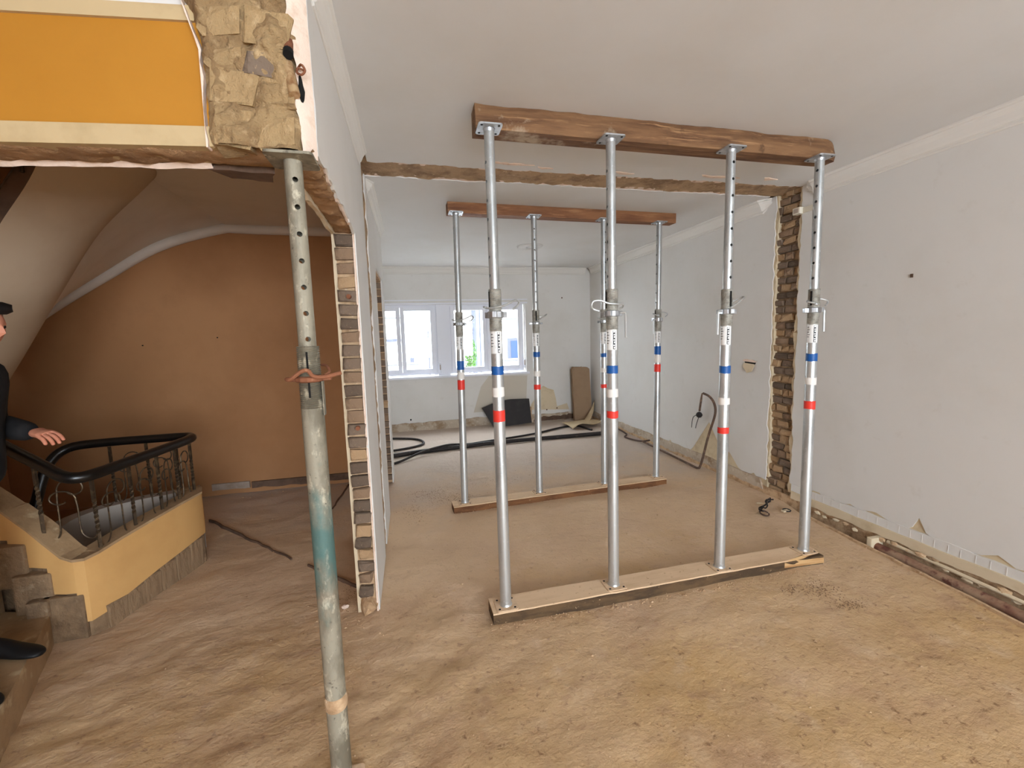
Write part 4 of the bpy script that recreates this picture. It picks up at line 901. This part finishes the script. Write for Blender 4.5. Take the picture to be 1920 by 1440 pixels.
# ---- punched hole with torn paper in the right wall
hole = empty('wall_hole', (XR, 3.68, 1.22), 'torn hole punched in the right wall with a hanging plaster flap', 'wall hole')
MB().prism(rag((3.61, 1.26), (3.76, 1.275), .03, .008, 401)+rag((3.76, 1.27), (3.72, 1.18), .03, .008, 402)+rag((3.70, 1.17), (3.62, 1.20), .03, .006, 403), YZ, XR-.002, XR+.001).build('cavity', HOLE, hole)
MB().prism([(3.62, 1.245), (3.76, 1.255), (3.77, 1.22), (3.70, 1.155), (3.64, 1.175)], lambda y, z, d: (XR-.004-.16*max(0, 1.25-z)+d, y, z), -.006, 0).build('flap', CREAMPL, hole)
MB().prism(rag((3.59, 1.28), (3.66, 1.29), .02, .008, 404)+rag((3.66, 1.29), (3.78, 1.285), .03, .01, 405)+rag((3.785, 1.28), (3.765, 1.26), .02, .004, 406)+[(3.76, 1.268), (3.62, 1.262)], YZ, XR-.006, XR).build('torn_rim', PINKPL, hole)
jb = empty('junction_box', (XR-.02, 3.1, 2.58), 'small ivory junction box at the top of the brick scar', 'junction box')
MB().box(XR-.045, XR+.01, 3.145, 3.215, 2.55, 2.605).build('box', PLAST, jb, False, .004); MB().box(XR-.047, XR-.044, 3.158, 3.202, 2.56, 2.595).build('cover', GREYTILE, jb)
MB().box(XR-.012, XR, 2.97, 3.15, 2.555, 2.598).build('conduit_stub', PLAST, jb)
for k, (y, z) in enumerate(((2.285, 1.919), (5.4, .48))): tag(MB().box(XR-.006, XR+.001, y-.008, y+.008, z-.012, z+.012).build('wall_plug', (DARKPLINTH, GREYTILE)[k]), ('tiny dark wall plug high on the right wall', 'small grey wall plug low on the rear right wall')[k], 'wall plug')
# ---- rusty heating pipe in the floor channel
hpipe = empty('heating_pipe', (3.2, 1.4, -.03), 'rusty red heating pipe in the floor channel by the right wall', 'pipe')
MB().tube([(3.245, 2.36, -.015), (3.225, 1.9, -.018), (3.20, 1.45, -.022), (3.15, .6, -.03), (3.08, -.6, -.03)], .034, 14).build('pipe', RUSTPIPE, hpipe, True)
MB().box(3.19, 3.30, 2.345, 2.385, -.10, .055).build('bracket', CREAMPL, hpipe, False, .008)
MB().tube([(3.275, 2.3, .045), (3.265, 1.9, .04), (3.25, 1.4, .035), (3.22, .6, .03)], .012, 8).build('thin_pipe', CREAMPL, hpipe, True)
for k in range(26):
    y = 2.95-k*.085+random.uniform(-.02, .02); s = random.uniform(.012, .026)
    lump((XR-.025-.012*random.random(), y, .045+random.uniform(-.03, .01)), (s*.8, s*1.5, s*.8), k+20, .3, 1).build('rubble_lump', random.choice([MORTAR, CREAMPL, SCARM]), bs)
# ---- scrap of wires on the floor by the brick scar
sc = empty('wire_scrap', (3.0, 3.1, 0), 'tangle of dark scrap wire and tin on the floor below the brick scar', 'scrap')
for k in range(3):
    rr = random.Random(k+70); pts = [(2.88+.05*i+rr.uniform(-.015, .015), 3.04+.035*i+rr.uniform(-.03, .03), .018+rr.uniform(0, .02)) for i in range(7)]
    MB().tube(smooth_path(pts, 4), .006, 6).build('wire', BALLB, sc, True)
MB().tube([Vector((2.90+.035*math.cos(a), 3.02+.035*math.sin(a), .012+.008*math.sin(a))) for a in [i*.5 for i in range(13)]], .006, 6).build('ring', CABLE, sc, True)
MB().tube([Vector((3.13+.03*math.cos(a), 3.02+.03*math.sin(a), .012)) for a in [i*.5 for i in range(13)]], .005, 6).build('ring', BALLB, sc, True)
MB().box(3.08, 3.14, 3.0, 3.03, .004, .016).build('tin_piece', CREAMPL, sc); MB().tube([(3.0, 3.22, .015), (3.08, 3.17, .018)], .007, 6).build('splinter', CREAMPL, sc)
# ---- ceiling rose
rose = tag(MB().lathe([(.175, H), (.175, H-.008), (.16, H-.018), (.145, H-.012), (.05, H-.014), (.045, H-.03), (.02, H-.034)], (1.64, 5.80), 32).build('ceiling_rose', CEIL, None, True), 'round white plaster rose on the rear ceiling', 'ceiling rose')
# ---- pipes and wire sticking out of the broken masonry
cond = empty('broken_conduit', (-.305, 1.53, 2.45), 'rusty broken conduit tubes and copper wire in the masonry above the old prop', 'conduit')
MB().tube([(-.308, 1.56, 2.56), (-.306, 1.51, 2.455)], .013, 12).build('rust_tube', RUST, cond, True); MB().tube([(-.3065, 1.512, 2.462), (-.306, 1.503, 2.445)], .0145, 12).build('tube_mouth', HOLE, cond, True)
MB().tube([(-.315, 1.53, 2.435), (-.297, 1.505, 2.335)], .016, 12).build('clay_tube', mat('flaking_metal', rgb(190, 160, 120), .5, .4, layers=[(20, rgb(140, 96, 60), .45, .6)]), cond, True)
MB().tube(smooth_path([(-.29, 1.53, 2.42), (-.272, 1.50, 2.42), (-.262, 1.50, 2.405), (-.272, 1.50, 2.392), (-.286, 1.505, 2.40), (-.282, 1.51, 2.415), (-.268, 1.515, 2.412)], 5), .0035, 6).build('wire_loop', RUST, cond, True)
lump((-.283, 1.535, 2.365), (.008, .02, .04), 4).build('pocket', HOLE, cond, True)

# ---- crumbs of plaster and mortar lying on the floor
rub = MB(); rr = random.Random(5)
def crumb(x, y, s):
    b = len(rub.v); z = fz(x, y)+s*.25
    for d in ((1, 0, 0), (0, 1, 0), (-1, 0, 0), (0, -1, 0), (0, 0, .7), (0, 0, -.5)):
        rub.v.append(Vector((x+d[0]*s*rr.uniform(.6, 1.3), y+d[1]*s*rr.uniform(.6, 1.3), z+d[2]*s*rr.uniform(.5, 1.1))))
    for f in ((0, 1, 4), (1, 2, 4), (2, 3, 4), (3, 0, 4), (1, 0, 5), (2, 1, 5), (3, 2, 5), (0, 3, 5)): rub.f.append([b+i for i in f])
for k in range(2200):
    t = rr.random()
    if t < .25: x = rr.uniform(.35, 2.6); y = 2.22+rr.gauss(0, .02)-.01
    elif t < .4: x = rr.uniform(.3, 2.5); y = 3.84+.05*x+rr.gauss(0, .02)
    elif t < .5: x = rr.gauss(-.4, .12); y = rr.gauss(2.55, .12)
    elif t < .6: x = rr.uniform(-1.8, -.5); y = rr.gauss(4.95, .05)
    else: x = rr.uniform(-1.5, 3.0); y = rr.uniform(.7, 4.8)
    if inside(x, y, WELL) or x < -2.0+.5*max(0, 2.9-y) or (-.37 < x < -.25 and 2.5 < y < 5.3): continue
    crumb(x, y, rr.choice([.002, .003, .003, .004, .006]) if rr.random() < .97 else .010)
rub_o = rub.build('floor_rubble', MORTAR)
tag(rub_o, 'scattered crumbs of plaster and mortar on the floor', 'rubble', None, 'stuff')
rub = MB()
for (cx, cy, sx, sy, n) in ((2.35, 2.02, .14, .10, 130), (2.42, 1.87, .12, .05, 90), (2.2, 2.08, .08, .05, 40), (.12, 4.42, .22, .20, 150), (.36, 4.22, .2, .12, 90), (-.05, 4.0, .12, .25, 70), (.9, 4.6, .5, .2, 60), (-.45, 2.75, .06, .12, 40)):
    for k in range(n*3): crumb(rr.gauss(cx, sx*.5), rr.gauss(cy, sy*.5), rr.choice([.0015, .002, .003, .004]))
rub.build('dirt_crumbs', mat('dark_dirt', rgb(120, 92, 68), .95), rub_o)['kind'] = 'stuff'
tag(lump((-.46, 2.62, .008), (.022, .016, .012), 8).build('plaster_chip', PINKPL, None, True), 'white plaster chip lying at the foot of the brick jamb', 'plaster chip')

# ================================================================ PERSON (left edge)
def skin_mesh(name, verts, edges, radii, m, parent, sub=2, root_i=0):
    me = bpy.data.meshes.new(name); off = root_loc(parent); me.from_pydata([Vector(v)-off for v in verts], edges, [])
    o = bpy.data.objects.new(name, me); COL.objects.link(o)
    bm = bmesh.new(); bm.from_mesh(me); ly = bm.verts.layers.skin.verify(); bm.verts.ensure_lookup_table()
    for i, v in enumerate(bm.verts):
        r = radii[i]; v[ly].radius = r if isinstance(r, (tuple, list)) else (r, r); v[ly].use_root = (i == root_i)
    bm.to_mesh(me); bm.free()
    s = o.modifiers.new('skin', 'SKIN'); s.use_smooth_shade = True
    ss = o.modifiers.new('sub', 'SUBSURF'); ss.levels = sub; ss.render_levels = sub
    bpy.context.view_layer.update(); dg = bpy.context.evaluated_depsgraph_get()
    nm = bpy.data.meshes.new_from_object(o.evaluated_get(dg)); o.modifiers.clear(); o.data = nm; nm.name = name; nm.materials.clear(); nm.materials.append(m)
    for p in nm.polygons: p.use_smooth = True
    o.parent = parent; return o
per = empty('person', (-1.95, 2.33, .165), 'person in black jacket and jeans on the first step, hand out over the railing', 'person')
PX, PY = -1.93, 2.36
# body: pelvis, spine, neck, head core, legs, arms
bv = [(-1.99, 2.34, 1.02), (-1.97, 2.345, 1.22), (-1.94, 2.35, 1.46), (-1.90, 2.36, 1.60), (-1.86, 2.37, 1.68), (-1.84, 2.37, 1.79),
      (-2.03, 2.41, .90), (-2.00, 2.41, .62), (-2.025, 2.40, .26), (-2.03, 2.27, .90), (-1.98, 2.20, .62), (-1.995, 2.13, .26),
      (-1.94, 2.52, 1.49), (-1.98, 2.57, 1.26), (-1.76, 2.47, 1.215), (-1.94, 2.18, 1.49), (-2.0, 2.12, 1.24), (-1.95, 2.10, 1.0)]
be = [(0, 1), (1, 2), (2, 3), (3, 4), (4, 5), (0, 6), (6, 7), (7, 8), (0, 9), (9, 10), (10, 11), (2, 12), (12, 13), (13, 14), (2, 15), (15, 16), (16, 17)]
body = skin_mesh('body', bv, be, [.11, .11, .11, .055, .06, .07, .08, .055, .04, .08, .055, .04, .055, .042, .03, .055, .042, .03], SKIN, per)
jk = skin_mesh('jacket', [(-1.99, 2.34, .96), (-1.975, 2.345, 1.10), (-1.96, 2.345, 1.26), (-1.94, 2.35, 1.45), (-1.915, 2.355, 1.555), (-1.94, 2.53, 1.49), (-1.985, 2.575, 1.25), (-1.87, 2.53, 1.225), (-1.745, 2.465, 1.212), (-1.94, 2.17, 1.49), (-2.005, 2.11, 1.24), (-1.95, 2.10, 1.02)],
               [(0, 1), (1, 2), (2, 3), (3, 4), (3, 5), (5, 6), (6, 7), (7, 8), (3, 9), (9, 10), (10, 11)], [(.18, .185), (.175, .185), (.16, .175), (.15, .15), .075, .085, .066, .058, .046, .085, .066, .05], JACKET, per)
skin_mesh('jeans', [(-2.040, 2.34, .99), (-2.035, 2.41, .86), (-1.995, 2.41, .62), (-2.025, 2.40, .25), (-2.035, 2.27, .86), (-1.980, 2.20, .62), (-1.995, 2.13, .25)], [(0, 1), (1, 2), (2, 3), (0, 4), (4, 5), (5, 6)], [.12, .088, .072, .062, .088, .072, .062], JEANS, per)
# head with face
def head():
    bm = bmesh.new(); bmesh.ops.create_uvsphere(bm, u_segments=28, v_segments=20, radius=1)
    for v in bm.verts:
        x, y, z = v.co  # x forward
        sx, sy, sz = .098, .076, .118
        if z < -.2: sx *= 1-.12*(-z-.2); sy *= 1-.35*(-z-.2)
        p = Vector((x*sx, y*sy, z*sz))
        if x > .55:
            g = math.exp(-((y/.16)**2))
            p.x += .024*g*math.exp(-(((z+.12)/.16)**2))             # nose
            p.x += .008*math.exp(-((y/.3)**2))*math.exp(-(((z+.48)/.10)**2))  # lips
            p.x += .010*math.exp(-((y/.35)**2))*math.exp(-(((z+.78)/.15)**2))  # chin
            for s in (-.36, .36): p.x -= .010*math.exp(-(((y-s)/.15)**2))*math.exp(-(((z-.04)/.10)**2))  # eye sockets
            p.x += .004*math.exp(-(((z-.2)/.10)**2))                 # brow
        v.co = p
    mb = MB(); mb.add_bm(bm); R = Matrix.Rotation(math.radians(-6), 3, 'Z') @ Matrix.Rotation(math.radians(8), 3, 'Y')
    mb.v = [R @ v+Vector((-1.825, 2.375, 1.705)) for v in mb.v]; return mb, R
hm, HR = head(); hd = hm.build('head', SKIN, per, True)
hc = Vector((-1.825, 2.375, 1.705))
for s in (-1, 1):
    MB().tube([hc+HR @ Vector((.083, s*.028, .006)), hc+HR @ Vector((.090, s*.028, .006))], [.011, .006], 10).build('eye', HAIR, hd, True)
    lump(hc+HR @ Vector((-.005, s*.078, -.005)), (.018, .010, .032), 2+s, .1).build('ear', SKIN, hd, True)
hair = MB(); bm = bmesh.new(); bmesh.ops.create_uvsphere(bm, u_segments=28, v_segments=18, radius=1)
bmesh.ops.delete(bm, geom=[v for v in bm.verts if v.co.z < -.25-.55*(-v.co.x) and True or (v.co.x > .35 and v.co.z < .42)], context='VERTS')
for v in bm.verts: v.co = Vector((v.co.x*.108, v.co.y*.086, v.co.z*.129))*(1+.03*mn.noise(v.co*5))
hair.add_bm(bm); hair.v = [HR @ v+hc+Vector((.004, 0, .006)) for v in hair.v]; hr_o = hair.build('hair', HAIR, per, True)
hq = hr_o.modifiers.new('thick', 'SOLIDIFY'); hq.thickness = .02; hq.offset = 0
lump(hc+HR @ Vector((.082, 0, .085)), (.042, .062, .028), 6, .15).build('fringe', HAIR, hr_o, True)
# hand: palm and five bent fingers, reaching out to the right
wr = Vector((-1.745, 2.465, 1.212)); fx = Vector((.86, -.45, -.10)).normalized(); sd = Vector((.40, .86, .1)).normalized(); nz_ = fx.cross(sd)
hv = [wr, wr+fx*.04, wr+fx*.085]; he = [(0, 1), (1, 2)]; hr = [.026, (.034, .020), (.036, .018)]
for k, (s, ln, drop) in enumerate(((.030, .072, .35), (.011, .082, .45), (-.009, .076, .55), (-.028, .060, .7))):
    b = len(hv); base = wr+fx*.092+sd*s; d1 = (fx-nz_*-.0+Vector((0, 0, -drop*.5))).normalized(); d2 = (fx*.8+Vector((0, 0, -drop*1.2))).normalized(); d3 = (fx*.45+Vector((0, 0, -drop*1.6))).normalized()
    hv += [base, base+d1*ln*.45, base+d1*ln*.45+d2*ln*.32, base+d1*ln*.45+d2*ln*.32+d3*ln*.25]
    he += [(2, b), (b, b+1), (b+1, b+2), (b+2, b+3)]; hr += [.0095, .0088, .0082, .0072]
b = len(hv); tb_ = wr+fx*.03+sd*.024; hv += [tb_, tb_+(fx*.6+sd*.55+Vector((0, 0, -.2))).normalized()*.035, tb_+(fx*.75+sd*.45+Vector((0, 0, -.3))).normalized()*.068]; he += [(1, b), (b, b+1), (b+1, b+2)]; hr += [.013, .0108, .0088]
skin_mesh('hand', hv, he, hr, SKIN, per)
# shoes pointing right
def shoe(x, y, ang, z):
    mb = MB(); prof = [(-.10, .034, .075), (-.08, .040, .095), (-.03, .040, .10), (.02, .041, .085), (.07, .045, .060), (.12, .046, .048), (.16, .038, .038), (.185, .018, .026)]
    c, s = math.cos(ang), math.sin(ang); n = 14
    for (t, w, h) in prof:
        for k in range(n):
            a = 2*math.pi*k/n; yy = w*math.cos(a); zz = h*.5+h*.5*math.sin(a); zz = max(zz, .006) if math.sin(a) > -.8 else 0.002
            mb.v.append(Vector((x+t*c-yy*s, y+t*s+yy*c, z+zz)))
    for i in range(len(prof)-1):
        for k in range(n): mb.f.append([i*n+k, i*n+(k+1) % n, (i+1)*n+(k+1) % n, (i+1)*n+k])
    mb.f.append(list(range(n))); mb.f.append([(len(prof)-1)*n+k for k in range(n)])
    o = mb.build('shoe', SHOE, per, True); q = o.modifiers.new('sub', 'SUBSURF'); q.levels = 1; q.render_levels = 2
shoe(-1.93, 2.385, -.20, .167); shoe(-1.86, 2.10, -.35, .167)

# ================================================================ OUTSIDE
fac = empty('opposite_house', (1.5, 15, -3), 'white rendered house across the yard seen through the window', 'building')
MB().box(-9, 2.05, 15, 15.3, -3.2, 8).build('facade', EXTW, fac)
MB().box(2.2, 12, 14.6, 14.9, -3.2, 8).build('side_wing', EXTW, fac)
MB().box(2.08, 2.2, 14.55, 14.9, -3.2, 8).build('corner_strip', EXTG, fac)
MB().tube([(2.32, 14.56, -3), (2.32, 14.56, 8)], .03, 8).build('drain_pipe', EXTG, fac); MB().tube([(.62, 14.96, -3), (.62, 14.96, 2.0)], .025, 8).build('drain_pipe', EXTG, fac)
for (x0, x1, z0, z1, yy) in ((-1.5, .12, .78, 1.58, 15), (3.25, 4.6, .80, 1.50, 14.6), (-1.5, .12, 3.0, 3.9, 15), (-5.4, -3.6, .78, 1.58, 15)):
    w = MB().box(x0, x1, yy-.03, yy+.02, z0, z1).build('window', EXTG, fac); MB().box(x0+.12, x1-.14, yy-.04, yy-.028, z0+.02, z1-.1).build('pane', EXTGL if x0 > 0 else EXTW, w)
    MB().box(x0-.15, x1+.15, yy-.10, yy, z0-.09, z0-.05).build('ledge', EXTLEDGE, fac)
for (x0, x1, yy, z) in ((-1.0, .24, 15, 2.24), (.66, 1.0, 15, 2.22), (3.0, 5, 14.6, 2.12)): MB().box(x0, x1, yy-.12, yy, z, z+.05).build('ledge', EXTLEDGE, fac)
MB().box(.78, 1.0, 14.95, 15.02, .2, 1.6).build('door', EXTG, fac)
struct(MB().box(-25, 30, 7.95, 40, -3.3, -3.1).build('floor_yard', ROAD))
tree = empty('tree', (1.75, 13.2, -3.1), 'slender green leafy tree outside the right window', 'tree')
MB().tube([(1.75, 13.2, -3.1), (1.73, 13.2, -1), (1.75, 13.2, 1.0)], [.06, .05, .02], 8).build('trunk', BARK, tree, True)
lf = MB(); rr = random.Random(3)
for k in range(1400):
    a = rr.uniform(0, 6.28); t = rr.random(); zc = .62+1.0*t; rad = (.25*math.sin(math.pi*min(1, .15+.85*t))**.7)*rr.random()**.5
    p = Vector((1.77+rad*math.cos(a)*.85, 13.2+rad*math.sin(a), zc)); u = Vector((rr.uniform(-1, 1), rr.uniform(-1, 1), rr.uniform(-1, 1))).normalized()*.035; w = u.orthogonal().normalized()*.016; b = len(lf.v)
    lf.v += [p-u, p+w, p+u, p-w]; lf.f.append([b, b+1, b+2, b+3])
fo = lf.build('foliage', LEAF, tree); fo['kind'] = 'stuff'
